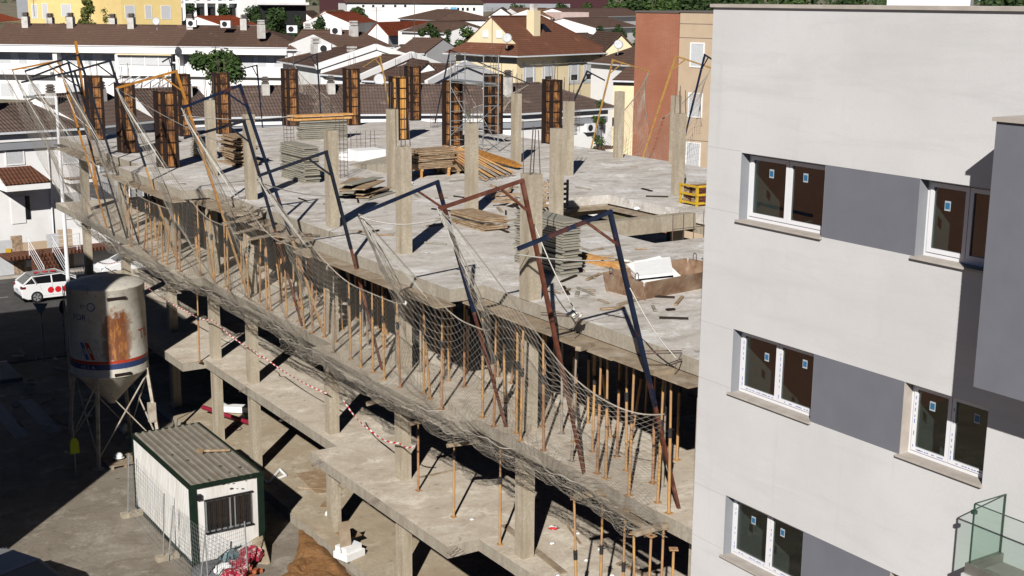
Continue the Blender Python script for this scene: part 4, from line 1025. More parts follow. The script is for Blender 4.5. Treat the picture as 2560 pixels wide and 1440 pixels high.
q = MB(); q.box(wx0-.02, wx1+.02, -.014, .03, wz1-.0, wz1+.04); q.box(wx0-.02, wx1+.02, -.014, .03, wz0-.04, wz0); q.build('bar_frame', MT['black'], ct)
q = MB(); q.box(.18, .32, -.06, .04, 2.0, 2.16); q.build('floodlight', MT['black'], ct)
# on and around the container
q = MB(); a = pz(500, 1127, ch+.1); b = pz(575, 1125, ch+.1); q.bar(a, b, .05, .06); q.bar(a+Vector((-.02,.1,0)), a+Vector((.0,-.12,0)), .1, .1); solo(q, 'timber_mallet', MT['wood'], 'wooden mallet like T shaped timber lying on the container roof', 'timber')
q = MB()
for (u, v) in ((575,1180),(590,1188),(605,1196),(612,1173),(550,1165),(520,1200),(470,1150),(600,1168),(445,1110),(628,1190),(560,1211),(572,1210),(585,1209),(430,1137)):
    q.ball(pz(u, v, ch+.03), rnd.uniform(.02, .045), 6, 3, (1.6, 1, .3), jit=.3)
o = solo(q, 'leaf_litter', flat('dead_leaf', (.05,.035,.025), .9), 'dark dead leaves scattered on the ribbed container roof', 'leaves'); o['kind'] = 'stuff'
q = MB(); a = pz(665, 1405, 0); b = px(628, 1270, cx0+2.2); q.obox((a+b)/2+Vector((-.1,-.1,0)), (b-a)/2*1.03, Vector((.16,-.06,.03)), Vector((.012,.012,.0))); solo(q, 'plank', MT['board'], 'broad weathered plank leaning against the container end', 'plank')
# wire fence panels leaning by the container
def wire_fence(a, b, h, label, lean=(0,0)):
    a = Vector(a); b = Vector(b); up = Vector((lean[0], lean[1], h)); q = MB()
    n = 20; mrow = 14
    for i in range(n+1): q.tube(a.lerp(b, i/n), a.lerp(b, i/n)+up, .004, 3, cap=False)
    for j in range(mrow+1): q.tube(a+up*(j/mrow), b+up*(j/mrow), .004, 3, cap=False)
    t = thing('site_fence', label, 'wire fence', tuple(a)); q.build('wire_mesh', MT['steelgrey'], t, True)
    for c in (a, b): q = MB(); q.tube(c, c+up*1.03, .021, 6); q.build('post', MT['steelgrey'], t, True)
f_a = pz(320, 1292, 0); f_b = pz(408, 1400, 0)
wire_fence(f_a, f_b, 1.95, 'wire fence panel standing along the white side of the container', (.12, 0))
wire_fence(f_b+Vector((.1,-.15,0)), pz(500, 1470, 0), 1.6, 'lower wire fence panel nearest the container corner', (.22, 0))
wire_fence(pz(522, 1478, 0), pz(620, 1440, 0), 1.55, 'wire fence panel in front of the barred container window', (0, .1))
for c, lab in ((f_a, 'concrete block under the fence at the far corner of the container'), (f_b, 'concrete block under the fence near the middle of the container side')):
    q = MB(); q.box(c.x-.2, c.x+.45, c.y-.12, c.y+.12, 0.001, .14); solo(q, 'concrete_block', MT['conc'], lab, 'concrete block')
# heap of bags, bricks, hoses
MT['redbag'] = M('red_plastic', (.38,.025,.05), (.20,.015,.03), 6, .5, (.62,.50,.46), 9, bs=.3, lo3=.54, hi3=.6); MT['bluebag'] = M('teal_plastic', (.07,.16,.19), (.16,.22,.23), 6, .5, bs=.3)
MT['redbrick'] = M('hollow_brick', (.42,.13,.055), (.30,.085,.04), 9, .9, bs=.3); MT['greybag'] = M('grey_rubble', (.10,.10,.105), (.16,.16,.165), 14, .9, bs=.6, bd=.04)
for k, (u, v, r, mt, lab) in enumerate(((585,1440,.28,'redbag','crumpled red sack at the near left of the heap by the container'), (625,1385,.30,'redbag','red sack leaning on the broad plank'), (600,1412,.26,'redbag','red sack in the middle of the heap by the container'),
                                  (575,1392,.22,'bluebag','teal sack on top of the heap by the container'), (560,1425,.22,'foam','white sack at the left of the heap by the container'))):
    q = MB(); c = pz(u, v, .25); q.ball((0,0,0), r, 20, 14, (1.2, .95, .7)); q.v = [tuple(c+Vector(p)*(1+.55*noise.noise(Vector(p)*6+Vector((k*5,0,0)))+.16*noise.noise(Vector(p)*17))) for p in q.v]; q.sm = [False]*len(q.sm); solo(q, 'sack', MT[mt], lab, 'sack')
for k in range(9):
    u = 590+7*k; q = MB(); c = pz(u, 1440-(k % 3)*8, .1); q.box(-.12, .12, -.06, .06, 0, .09); o = q.build('hollow_brick', MT['redbrick']); o.location = (c.x, c.y, .02+.1*(k % 2)); o.rotation_euler = (rnd.uniform(-.1,.1), .1, rnd.uniform(0, 3))
    tag(o, 'red hollow brick in the heap in front of the container', 'brick', 'red hollow bricks in the heap')
q = MB(); pts = [pz(u, v, .35) for u, v in ((545,1395),(570,1375),(600,1365),(608,1352),(598,1352),(580,1380),(560,1420),(545,1440))]; q.path(pts, .018, 5); solo(q, 'hose', MT['bluebag'], 'looped grey hose lying over the sacks', 'hose')
c = pz(540, 1430, 0); q = MB(); q.ball((c.x, c.y, -.05), .75, 18, 8, (1, 1, .38), jit=.08); solo(q, 'rubble_heap', MT['greybag'], 'low heap of dark grey rubble at the container corner', 'rubble')
# brown earth beside the ground slab
e = MB(); ring0 = [pz(*t, 0) for t in ((748,1322),(742,1385),(705,1440),(640,1490),(620,1560),(800,1640),(960,1500),(880,1440),(820,1380),(770,1330))]
ring = []
for i in range(len(ring0)):
    for j in range(6): ring.append(ring0[i].lerp(ring0[(i+1) % len(ring0)], j/6))
cxy = sum(ring, Vector())/len(ring); vs = []; NR = 16
for k in range(NR):
    s = 1-k/(NR-1)
    for p in ring:
        t = cxy+(p-cxy)*s; nv = noise.noise(Vector((t.x*1.6, t.y*1.6, 4)))*.10+noise.noise(Vector((t.x*5, t.y*5, 8)))*.05; o_ = (p-cxy).normalized()*noise.noise(Vector((p.x*2.3, p.y*2.3, 1)))*.22*s
        vs.append((t.x+o_.x, t.y+o_.y, .004 if k == 0 else max(.006, .16*min(1, (1-s)*4)+nv)))
n = len(ring); e.add(vs, [(k*n+i, k*n+(i+1) % n, (k+1)*n+(i+1) % n, (k+1)*n+i) for k in range(NR-1) for i in range(n)], 0, True)
o = e.build('earth_heap', MT['earth']); tag(o, 'flat heap of brown earth beside the ground slab', 'earth', kind='stuff')
# small things on the ground slab
plank(pz(770,1180,L0), pz(826,1230,L0), 'brown plywood sheet lying behind the near container corner', .9, .02, 'wood')
plank(pz(815,1270,L0), pz(840,1235,L0), 'brown plywood offcut by the column foot', .4, .02, 'wood')
q = MB(); a = pz(508, 1040, L0); b = pz(628, 1068, L0); q.tube(a+Vector((0,0,.35)), b+Vector((0,0,.15)), .085, 10); solo(q, 'red_tube', flat('dark_red_plastic', (.22,.012,.03), .5), 'dark red tube lying across between two ground floor columns', 'tube')
q = MB(); c = pz(585, 1030, L0); q.obox(c+Vector((0,0,.15)), (.55,-.45,0), (.12,.15,0), (0,0,.11)); solo(q, 'foam_log', MT['foam'], 'white foam roll behind the dark red tube', 'foam')
q = MB(); q.path([pz(590+15*math.cos(t*.7), 1072+5*math.sin(t*.7), L0)+Vector((0,0,.02)) for t in range(14)], .012, 4); solo(q, 'hose', MT['black'], 'coiled black hose on the ground slab', 'hose')
p = pz(885, 1400, L0); q = MB(); q.box(-.35,.35,-.28,.28,0,.2); q.box(-.30,.30,-.2,.25,.2,.36)
o = q.build('foam_block', MT['foam']); o.location = (p.x, p.y+.3, L0+.002); o.rotation_euler = (0,0,.3); tag(o, 'white foam block with a step, lying by the column at the slab edge', 'foam block')
q = MB(); q.box(-.35,.35,-.2,.2,0,.03); o = q.build('carton', MT['wood']); o.location = (p.x+.25, p.y+.85, L0+.4); o.rotation_euler = (.25,.1,.3); tag(o, 'brown carton sheet behind the white foam block', 'cardboard')
q = MB(); p = pz(840, 1302, L0); q.ball(p+Vector((.1,.4,.12)), .22, 8, 5, (1.2,1,.7), jit=.2); solo(q, 'foam_scrap', MT['foam'], 'white foam lump behind the ground floor column', 'foam')
q = MB(); p = pz(858, 1390, L0); b_ = p+Vector((0,-.25,0)); q.bar(b_, b_+Vector((.02,.22,1.05)), .34, .03, up=(0,1,0)); solo(q, 'plywood_sheet', MT['board'], 'pale plywood strip leaning on the ground floor column', 'plywood')
q = MB(); p = pz(1070, 1345, L0); q.box(p.x, p.x+.7, p.y, p.y+.5, L0+.003, L0+.8); q.box(p.x+.7, p.x+.95, p.y-.9, p.y-.6, L0+.003, L0+.5); solo(q, 'white_tank', MT['foam'], 'white box standing under the lower slab overhang', 'box')
q = MB(); q.path([pz(*t, L0)+Vector((0,0,.02)) for t in ((655,1195),(672,1210),(700,1175),(715,1190),(690,1200))], .05, 5); solo(q, 'plastic_scrap', MT['foam'], 'white plastic scraps by the foot of the thin ground floor column', 'scrap')
q = MB()
for (a, b) in (((425,930,3.3),(462,928,3.3)),): pass
for (x, y, z, lab) in ((13.98, 45.0, L1-.1, 'bent rebar loops sticking out of the lower slab by the silo'), (14.98, 38.9, L1-.1, 'bent rebar loops at the lower slab edge by the thin column'), (14.9, 35.4, L1-.1, 'bent rebar loops at the lower slab edge right of the thin column'),
                       (14.1, 31.3, L1-.1, 'bent rebar loops at the corner of the near lower balcony'), (14.15, 28.0, L1-.1, 'bent rebar loops halfway along the near lower balcony'), (14.3, 24.2, L1-.05, 'bent rebar loops at the near end of the lower balcony')):
    h = MB()
    for k in range(2): h.path([(x+.1, y+.07*k, z+.11), (x-.22, y+.08*k, z+.04), (x-.23, y+.08*k+.04, z+.04), (x+.08, y+.16+.07*k, z+.11)], .006, 4)
    solo(h, 'rebar_loop', MT['rebar'], lab, 'rebar')

# ================================================================ silo
sy = 44.5; s0 = py(263, 712, sy); sx = s0.x; zt = vz(sx, sy, 706); zb = vz(sx, sy, 921); zc = vz(sx, sy, 1000); SR = 1.30
silo = thing('cement_silo', 'white rust streaked cement silo on four legs in the yard', 'silo', (sx, sy, 0))
m, nt, b = NM('silo_paint'); b.inputs['Roughness'].default_value = .55
co = coords(nt, (1,1,1), False, False); f1, r1 = noise_fac(nt, co, 2.0, 6, .65, .4, .7)
col = mix(nt, f1, (.56,.53,.46), (.42,.385,.31))
st = coords(nt, (2.2, 2.2, .55), False, False); f2, r2 = noise_fac(nt, st, 1.6, 8, .75, .36, .50, .6)
# rust patch with a shape of its own on the side facing the yard
tc = nt.nodes.new('ShaderNodeTexCoord'); sp = nt.nodes.new('ShaderNodeSeparateXYZ'); nt.links.new(tc.outputs['Object'], sp.inputs[0])
at = nt.nodes.new('ShaderNodeMath'); at.operation = 'ARCTAN2'; nt.links.new(sp.outputs[1], at.inputs[0]); nt.links.new(sp.outputs[0], at.inputs[1])
def band(src, c, wd):
    a = nt.nodes.new('ShaderNodeMath'); a.operation = 'SUBTRACT'; nt.links.new(src, a.inputs[0]); a.inputs[1].default_value = c
    a2 = nt.nodes.new('ShaderNodeMath'); a2.operation = 'ABSOLUTE'; nt.links.new(a.outputs[0], a2.inputs[0])
    r = nt.nodes.new('ShaderNodeMapRange'); r.inputs[1].default_value = wd; r.inputs[2].default_value = wd*.35; nt.links.new(a2.outputs[0], r.inputs[0]); return r.outputs[0]
viewang = math.atan2(-sy, -sx); patch = band(at.outputs[0], viewang+.22, .62); zpatch = band(sp.outputs[2], (zt+zb)/2-.15, 1.45)
def mul(a, b):
    x = nt.nodes.new('ShaderNodeMath'); x.operation = 'MULTIPLY'; nt.links.new(a, x.inputs[0]); nt.links.new(b, x.inputs[1]); return x.outputs[0]
n9 = nt.nodes.new('ShaderNodeTexNoise'); n9.inputs['Scale'].default_value = 2.6; n9.inputs['Detail'].default_value = 9; n9.inputs['Roughness'].default_value = .72; nt.links.new(coords(nt, (1.1,1.1,.8)), n9.inputs['Vector'])
pm = mul(patch, zpatch); sm_ = nt.nodes.new('ShaderNodeMath'); sm_.operation = 'MULTIPLY_ADD'; sm_.inputs[1].default_value = .62; nt.links.new(pm, sm_.inputs[0]); nt.links.new(n9.outputs[0], sm_.inputs[2])
rr_ = nt.nodes.new('ShaderNodeMapRange'); rr_.inputs[1].default_value = .78; rr_.inputs[2].default_value = .93; nt.links.new(sm_.outputs[0], rr_.inputs[0]); pt = mul(rr_.outputs[0], patch)
col = mix(nt, pt, col, (.17,.06,.022)); f5, _ = noise_fac(nt, st, 4.0, 5, .7, .5, .7); col = mix(nt, mul(pt, f5), col, (.46,.20,.05))
f6, _ = noise_fac(nt, co, 5.0, 8, .8, .57, .65); col = mix(nt, f6, col, (.20,.15,.11))
nt.links.new(col, b.inputs['Base Color']); MT['silo'] = m
q = MB(); q.lathe([(0.0, zt+.26), (.35, zt+.24), (SR*.8, zt+.1), (SR, zt), (SR+.02, zt-.03), (SR, zt-.06), (SR, zb+.05), (SR+.025, zb+.02), (SR, zb)], (0,0,0), 48); q.build('silo_body', MT['silo'], silo)
q = MB(); q.lathe([(SR-.01, zb), (SR*.55, zb-(zb-zc)*.5), (.18, zc), (.14, zc-.08)], (0,0,0), 40); q.build('cone', MT['silo'], silo)
MT['bandred'] = flat('red_band', (.42,.045,.02), .5); MT['bandblue'] = flat('blue_band', (.03,.05,.14), .5); MT['stripeblue'] = flat('blue_stripe', (.06,.11,.33), .5)
q = MB(); q.lathe([(SR+.004, zb+.50), (SR+.004, zb+.60)], (0,0,0), 48); q.build('red_band', MT['bandred'], silo)
q = MB(); q.lathe([(SR+.004, zb+.30), (SR+.004, zb+.495)], (0,0,0), 48); q.build('blue_band', MT['bandblue'], silo)
def on_silo(mb, ang, name, mat, rr=SR+.008):
    """wrap flat shapes (x right, z up) round the body, centred on ang"""
    mb.v = [((rr+p[1])*math.cos(ang+p[0]/SR), (rr+p[1])*math.sin(ang+p[0]/SR), p[2]) for p in mb.v]
    return mb.build(name, MT[mat], silo)
q = MB(); q.box(-.0,.62,0,.06,zt-.36,zt-.27); on_silo(q, viewang+.02, 'dark_slot', 'formdark')
q = MB(); q.box(-.0,.55,0,.06,zb+.06,zb+.15); on_silo(q, viewang+.10, 'lower_slot', 'formdark')
for c, mt in ((-.80,'stripeblue'), (-.60,'bandred')):
    q = MB(); q.add([(c, 0, zb+1.25), (c+.14, 0, zb+1.25), (c+.36, 0, zb+.66), (c+.22, 0, zb+.66)], [(0,1,2,3)]); on_silo(q, viewang-.18, 'slanted_stripe', mt)
q = MB(); q.add([(.0,0,zt-.25),(.20,0,zt-.25),(.20,0,zt-.75)], [(0,1,2)]); on_silo(q, viewang+1.25, 'blue_mark', 'stripeblue')
def lettering(txt, size, name, mat):
    cu = bpy.data.curves.new(name, 'FONT'); cu.body = txt; cu.size = size; cu.align_x = 'LEFT'; cu.resolution_u = 2
    o = bpy.data.objects.new(name, cu); C.objects.link(o); bpy.context.view_layer.update()
    dg = bpy.context.evaluated_depsgraph_get(); me = bpy.data.meshes.new_from_object(o.evaluated_get(dg)); bpy.data.objects.remove(o)
    q = MB(); q.add([(v.co.x, 0, v.co.y) for v in me.vertices], [tuple(p.vertices) for p in me.polygons]); return q
def word(txt, size, dx, z, ang, name, mat):
    q = lettering(txt, size, name, mat); q.v = [(p[0]+dx, p[1], p[2]+z) for p in q.v]; return on_silo(q, ang, name, mat)
word('FOR', .30, -1.28, zb+2.02, viewang, 'lettering', 'bandblue'); word('OS S. A.', .17, -1.05, zb+.335, viewang, 'lettering', 'white_st')
word('EY', .16, -.92, zt-.62, viewang, 'lettering', 'bandblue'); word('TIL', .5, 1.12, zb+1.2, viewang, 'lettering', 'bandred')
q = MB()
for k in range(24):
    a = k*math.pi/12; a2 = a+math.pi/12
    q.add([(-.52+.15*math.cos(a),0,zt-.58+.15*math.sin(a)),(-.52+.15*math.cos(a2),0,zt-.58+.15*math.sin(a2)),(-.52+.115*math.cos(a2),0,zt-.58+.115*math.sin(a2)),(-.52+.115*math.cos(a),0,zt-.58+.115*math.sin(a))],[(0,1,2,3)])
on_silo(q, viewang, 'round_emblem', 'stripeblue')
MT['leg'] = M('leg_paint', (.50,.46,.38), (.38,.33,.26), 3, .7, (.22,.12,.06), 4, fac3=.7)
la = [viewang+a-.35 for a in (0, math.pi/2, math.pi, 3*math.pi/2)]
tops = [Vector((SR*1.0*math.cos(a), SR*1.0*math.sin(a), zb+.05)) for a in la]; feet = [Vector((SR*1.28*math.cos(a), SR*1.28*math.sin(a), .02)) for a in la]
for a, b in zip(tops, feet): q = MB(); q.bar(a, b, .105, .105); q.box(b.x-.16, b.x+.16, b.y-.16, b.y+.16, 0.001, .02); q.build('leg', MT['leg'], silo)
for i in range(4):
    j = (i+1) % 4; q = MB(); q.bar(tops[i].lerp(feet[i], .05), tops[j].lerp(feet[j], .9), .036, .036); q.build('brace', MT['leg'], silo)
    q = MB(); q.bar(tops[j].lerp(feet[j], .05), tops[i].lerp(feet[i], .9), .036, .036); q.build('brace', MT['leg'], silo)
q = MB(); q.box(1.0, 1.25, -.95, -.75, 1.2, 1.9); q.build('control_box', MT['leg'], silo)
q = MB()
a = viewang-1.35
for s in (-.09, .09): q.tube(((SR+.10)*math.cos(a+s), (SR+.10)*math.sin(a+s), zb-.6), ((SR+.10)*math.cos(a+s), (SR+.10)*math.sin(a+s), zt), .015, 5)
k = zb-.5
while k < zt: q.tube(((SR+.10)*math.cos(a-.09), (SR+.10)*math.sin(a-.09), k), ((SR+.10)*math.cos(a+.09), (SR+.10)*math.sin(a+.09), k), .011, 4); k += .3
q.build('ladder', MT['leg'], silo)

# ================================================================ yard things in the shade
q = MB(); b_ = pz(190, 1190, 0); q.tube(b_, b_+Vector((0,0,1.9)), .022, 6); solo(q, 'thin_pole', MT['steelgrey'], 'thin pole with a yellow vest in the shaded yard', 'pole')
q = MB(); c = b_+Vector((0,-.04,1.1)); 
for (a, bb, z0, z1) in ((.16,.14,-.28,.12),(.14,.07,.12,.26)):
    q.add([c+Vector((-a,-.05,z0)), c+Vector((a,-.05,z0)), c+Vector((bb,-.03,z1)), c+Vector((-bb,-.03,z1)), c+Vector((-a,.05,z0)), c+Vector((a,.05,z0)), c+Vector((bb,.03,z1)), c+Vector((-bb,.03,z1))], [(0,1,2,3),(5,4,7,6),(0,4,5,1),(1,5,6,2),(2,6,7,3),(3,7,4,0)])
solo(q, 'safety_vest', flat('yellow_vest', (.45,.52,.02), .7), 'bright yellow safety vest hanging on the thin pole', 'vest')
q = MB(); c = pz(297, 1140, .25); q.ball(c, .15, 12, 8, (1,1.15,.85)); q.lathe([(.19,-.05),(.13,-.02)], c, 14); solo(q, 'hard_hat', MT['foam'], 'white hard hat lying at the edge of the shade beside the container', 'hard hat')
pl_ = thing('pallet', 'worn wooden pallet beside the far corner of the container', 'pallet', tuple(pz(300, 1158, 0)))
for k in range(5): q = MB(); q.box(-.5, .5, -.55+.24*k, -.40+.24*k, .1, .125); q.build('deck_board', MT['board'], pl_)
for k in (-.45, 0, .4): q = MB(); q.box(k, k+.09, -.55, .55, 0, .098); q.build('bearer', MT['board'], pl_)
q = MB(); c = pz(308, 1070, .5); q.ball(c, .17, 8, 6, (1,.8,1.3), jit=.3); solo(q, 'plastic_bag', M('grey_plastic', (.30,.33,.36), (.20,.22,.25), 5, .4), 'pale plastic bag hanging beside the silo leg', 'bag')
for k in range(26):
    u = rnd.uniform(20, 340); v = rnd.uniform(880, 1080); z = 0; p = pz(u, v, 0)
    if p.x > 14 or p.x < 3: continue
    q = MB(); d = Vector((rnd.uniform(-.4,.4), rnd.uniform(-.4,.4), rnd.uniform(0,.1))); q.bar(p+Vector((0,0,.12))-d, p+Vector((0,0,.16))+d, rnd.uniform(.1,.3), .04)
    solo(q, 'board_scrap', MT['board' if k % 2 else 'panelgrey'], 'scrap board lying in the shaded yard behind the silo', 'scrap', 'scrap boards in the shaded yard')
# give way sign seen from behind
sg = thing('road_sign', 'triangular give way sign seen from behind near the white car', 'road sign', tuple(pz(112, 905, 0)))
top = py(112, 772, sg.location.y); z1 = top.z+.1
q = MB(); q.tube((0,0,0), (0,0,z1), .03, 8); q.build('pole', MT['steelgrey'], sg)
q = MB(); w_ = .33; dv = Vector((.83,-.54,0)); n_ = Vector((.54,.83,0))*.012
T3 = [dv*(-w_)+Vector((0,0,z1+.18)), dv*w_+Vector((0,0,z1+.18)), Vector((0,0,z1-.38))]
q.add([p-n_-Vector((.54,.83,0))*.04 for p in T3]+[p+n_-Vector((.54,.83,0))*.04 for p in T3], [(0,1,2),(5,4,3),(0,3,4,1),(1,4,5,2),(2,5,3,0)]); q.build('plate', flat('sign_back', (.22,.23,.24), .5), sg)
sg2 = thing('road_sign', 'round road sign seen from behind, half hidden by the silo', 'road sign', tuple(pz(163, 880, 0)))
t2_ = py(163, 765, sg2.location.y); q = MB(); q.tube((0,0,0), (0,0,t2_.z), .03, 8); q.build('pole', MT['steelgrey'], sg2)
q = MB(); q.tube(Vector((-.012,-.04,t2_.z)), Vector((.012,-.06,t2_.z)), .3, 20); q.build('plate', flat('sign_back_dark', (.12,.12,.13), .5), sg2)
# street lamp
lb = Vector((16.3, 66.3, 0)); tp = py(140, 240, 66.3); lb.x = tp.x
lp = thing('street_lamp', 'tall white street lamp with a flat arm, behind the silo', 'street lamp', tuple(lb))
q = MB(); q.tube((0,0,0), (0,0,tp.z), .115, 12, .075); q.build('pole', MT['pvc'], lp)
q = MB(); e_ = py(88, 237, 66.3)-lb; q.bar((0,0,tp.z-.05), (e_.x, 0, tp.z-.0), .07, .09); q.build('arm', MT['pvc'], lp)
q = MB(); q.box(e_.x-.55, e_.x, -.14, .14, tp.z-.06, tp.z+.05); q.build('lamp_head', MT['steelgrey'], lp)

# ================================================================ cars
def make_car(label, paint, roofmat=None, dots=False):
    t = thing('parked_car', label, 'car'); Lc, W = 4.05, 1.74
    bodyp = [(-2.02,.34),(-2.05,.62),(-1.98,.92),(-1.80,1.02),(1.05,.97),(1.75,.80),(2.0,.62),(2.03,.36),(1.7,.20),(-1.75,.20)]
    def loft(prof, ws, z0=None):
        n = len(prof); vs = []; 
        for s in (-1, 1):
            for (x, z), wv in zip(prof, ws): vs.append((x, s*wv, z))
        return vs, [tuple(range(n-1, -1, -1)), tuple(range(n, 2*n))]+[(i, (i+1) % n, (i+1) % n+n, i+n) for i in range(n)]
    q = MB()
    prof = bodyp; n = len(prof); rings = []
    for yy, k in ((-.87,.0),(-.87,.0),(-.84,.0)): pass
    stations = [(-W/2, .93), (-W/2+.05, 1.0), (W/2-.05, 1.0), (W/2, .93)]; vs = []
    for (yy, sc_) in stations:
        for (x, z) in prof: vs.append((x*(.985 if sc_ < 1 else 1), yy, .6+(z-.6)*sc_))
    fs = [tuple(range(n-1, -1, -1)), tuple(range(3*n, 4*n))]
    for k in range(3):
        fs += [(k*n+i, k*n+(i+1) % n, (k+1)*n+(i+1) % n, (k+1)*n+i) for i in range(n)]
    q.add(vs, fs)
    q.build('body', paint, t)
    gp_ = [(-1.90,1.0),(-1.38,1.37),(-.95,1.45),(.10,1.42),(1.02,.97)]; vs = []
    m_ = len(gp_)
    for s in (-1, 1):
        for (x, z) in gp_: vs.append((x, s*(W/2-.06-(z-.97)*.34), z))
    q = MB(); q.add(vs, [(4,3,2,1,0), (5,6,7,8,9)]+[(i, i+1, i+1+m_, i+m_) for i in range(m_-1)]); q.build('cabin_glass', glass_mat('car_glass', (.008,.009,.011), .08), t)
    q = MB(); yy = W/2-.06-.5*.34
    q.add([(-1.48,-yy-.02,1.375),(-.95,-yy,1.465),(.10,-yy,1.435),(.20,yy,1.435),(.10,yy,1.435),(-.95,yy,1.465),(-1.48,yy+.02,1.375)], [(0,1,5,6),(1,2,4,5)])
    q.build('roof', roofmat or paint, t)
    q = MB()
    for s in (-1, 1):
        def gy(z): return s*(W/2-.055-(z-.97)*.34)
        q.bar((-1.93,gy(1.0),1.0), (-1.42,gy(1.37),1.38), .10, .04); q.bar((-1.42,gy(1.37),1.38), (.10,gy(1.42),1.43), .05, .04); q.bar((.10,gy(1.42),1.43), (1.02,gy(.98),.98), .05, .04); q.bar((-.45,gy(1.0),1.0), (-.45,gy(1.42),1.42), .06, .03)
        q.bar((-1.22,gy(1.0),1.0), (-1.40,gy(1.36),1.36), .26, .03)
    q.build('pillar', paint, t)
    for (x, s) in ((-1.28,-1),(-1.28,1),(1.28,-1),(1.28,1)):
        y = s*(W/2-.09); q = MB(); q.tube((x,y-.10*s,.31), (x,y+.10*s,.31), .31, 22, sm=False); wh = q.build('wheel', MT['black'], t)
        q = MB(); q.tube((x,y+.10*s,.31), (x,y+.106*s,.31), .21, 18, sm=False); r_ = q.build('rim', MT['steelgrey']); r_.parent = wh
        q = MB()
        for a in range(5):
            an = a*1.2566+.3; q.bar((x+.06*math.cos(an),y+.108*s,.31+.06*math.sin(an)), (x+.2*math.cos(an+.3),y+.108*s,.31+.2*math.sin(an+.3)), .05, .006, up=(0,1,0))
        r_ = q.build('spoke', MT['black']); r_.parent = wh
    q = MB(); q.box(-2.075,-2.03,-.26,.26,.58,.70); q.build('number_plate', MT['white_st'], t)
    for s in (-1, 1):
        q = MB(); q.box(-2.04,-1.82,s*.84-.04,s*.84+.04,.80,.92); q.box(-2.05,-1.98,s*.84-.22*(s > 0),s*.84+.22*(s < 0),.80,.92); q.build('tail_light', flat('tail_red', (.16,.01,.012), .3), t)
        q = MB(); q.box(1.78,2.0,s*.76-.06,s*.76+.06,.60,.74); q.build('headlight', MT['white_st'], t)
    q = MB(); q.box(-2.06,-1.95,-.78,.78,.24,.42); q.build('bumper_trim', MT['black'], t)
    for s in (-1, 1):
        for (xa, za, xb, zb_) in ((-.45,.36,-.45,1.0),(.62,.36,.70,.98),(-1.0,.62,-1.1,.98),(-.95,.36,.62,.34)):
            q = MB(); q.bar((xa,s*(W/2+.0005),za),(xb,s*(W/2+.0005),zb_),.004,.012,up=(0,1,0)); q.build('panel_gap', MT['black'], t)
        for xa in (-.62,.45): q = MB(); q.box(xa,xa+.16,s*W/2-.01,s*W/2+.025*s if s > 0 else s*W/2+.01,.80,.83) if s > 0 else q.box(xa,xa+.16,-W/2-.025,-W/2+.01,.80,.83); q.build('door_handle', paint, t)
        q = MB(); q.ball((.78, s*(W/2+.08), .98), .1, 8, 6, (.8,1,.7)); q.build('wing_mirror', MT['black'], t)
    if dots:
        for k in range(4):
            x = -.55+k*.38
            for s in (-1, 1):
                q = MB(); q.tube((x,s*(W/2-.002),.62), (x,s*(W/2+.006),.62), .165, 20, sm=False); q.build('red_dot', MT['bandred2'], t)
        q = MB()
        for k in range(3): q.tube((-1.0+.42*k, 0, 1.46), (-1.0+.42*k, 0, 1.472), .17, 20, sm=False)
        q.build('roof_dots', MT['bandred2'], t)
    return t
MT['bandred2'] = flat('bright_red', (.62,.015,.02), .5); MT['carwhite'] = M('car_white', (.80,.80,.80), (.78,.78,.78), 2, .25, spec=.6, bs=0); MT['carblack'] = M('car_black', (.012,.014,.02), (.01,.012,.018), 2, .15, spec=.7, bs=0)
c1 = make_car('white hatchback with red dots on its doors and roof, on the sunlit street', MT['carwhite'], MT['carblack'], True)
rw = pz(92, 757, 0); c1.location = (rw.x+1.28, rw.y+.80, .012); c1.rotation_euler = (0, 0, .02)
c2 = make_car('white car parked behind the far corner column, under the tape', MT['carwhite'])
p = pz(300, 700, 0); c2.location = (p.x+1.0, p.y+.9, .012); c2.rotation_euler = (0, 0, math.pi+.02)
c3 = make_car('black car roof and bonnet in the shade at the bottom left corner', MT['carblack'])
p = pz(25, 1398, 1.5); c3.location = (p.x+.22-.2, p.y-.48, .012); c3.rotation_euler = (0, 0, -1.15)
# ================================================================ houses and the town behind
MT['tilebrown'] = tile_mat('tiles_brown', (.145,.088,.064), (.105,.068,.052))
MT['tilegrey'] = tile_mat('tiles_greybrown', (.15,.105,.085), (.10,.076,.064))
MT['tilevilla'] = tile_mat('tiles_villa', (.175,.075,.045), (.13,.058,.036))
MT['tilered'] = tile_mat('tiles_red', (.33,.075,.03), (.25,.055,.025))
MT['tileochre'] = tile_mat('tiles_ochre', (.27,.15,.08), (.20,.11,.06))
MT['yellowwall'] = M('yellow_wall', (.76,.59,.26), (.71,.54,.23), 1.2, .9, world=True, bs=0)
MT['creamwall'] = M('cream_wall', (.78,.66,.43), (.73,.61,.39), 1.2, .9, world=True, bs=0)
MT['beigewall'] = M('beige_wall', (.50,.385,.27), (.46,.35,.24), 1.2, .9, world=True, bs=0)
MT['maroon'] = M('maroon_cladding', (.055,.016,.02), (.045,.013,.017), 1.2, .8, world=True, bs=0)
MT['housewhite'] = M('house_white', (.84,.835,.82), (.80,.79,.775), .8, .9, (.72,.70,.67), .4, world=True, bs=0, fac3=.5)
MT['palegrey'] = flat('pale_grey_shutter', (.55,.56,.57), .7); MT['gutter'] = flat('gutter_white', (.66,.67,.69), .5)
MT['stonechip'] = M('stone_cladding', (.36,.25,.16), (.22,.15,.10), 5, .9, (.50,.40,.29), 4, bs=.3, lo=.45, hi=.55)
MT['chimgrey'] = M('chimney_plaster', (.60,.58,.54), (.42,.40,.37), 2, .9, bs=0); MT['capbrown'] = flat('chimney_cap', (.12,.10,.09), .9)
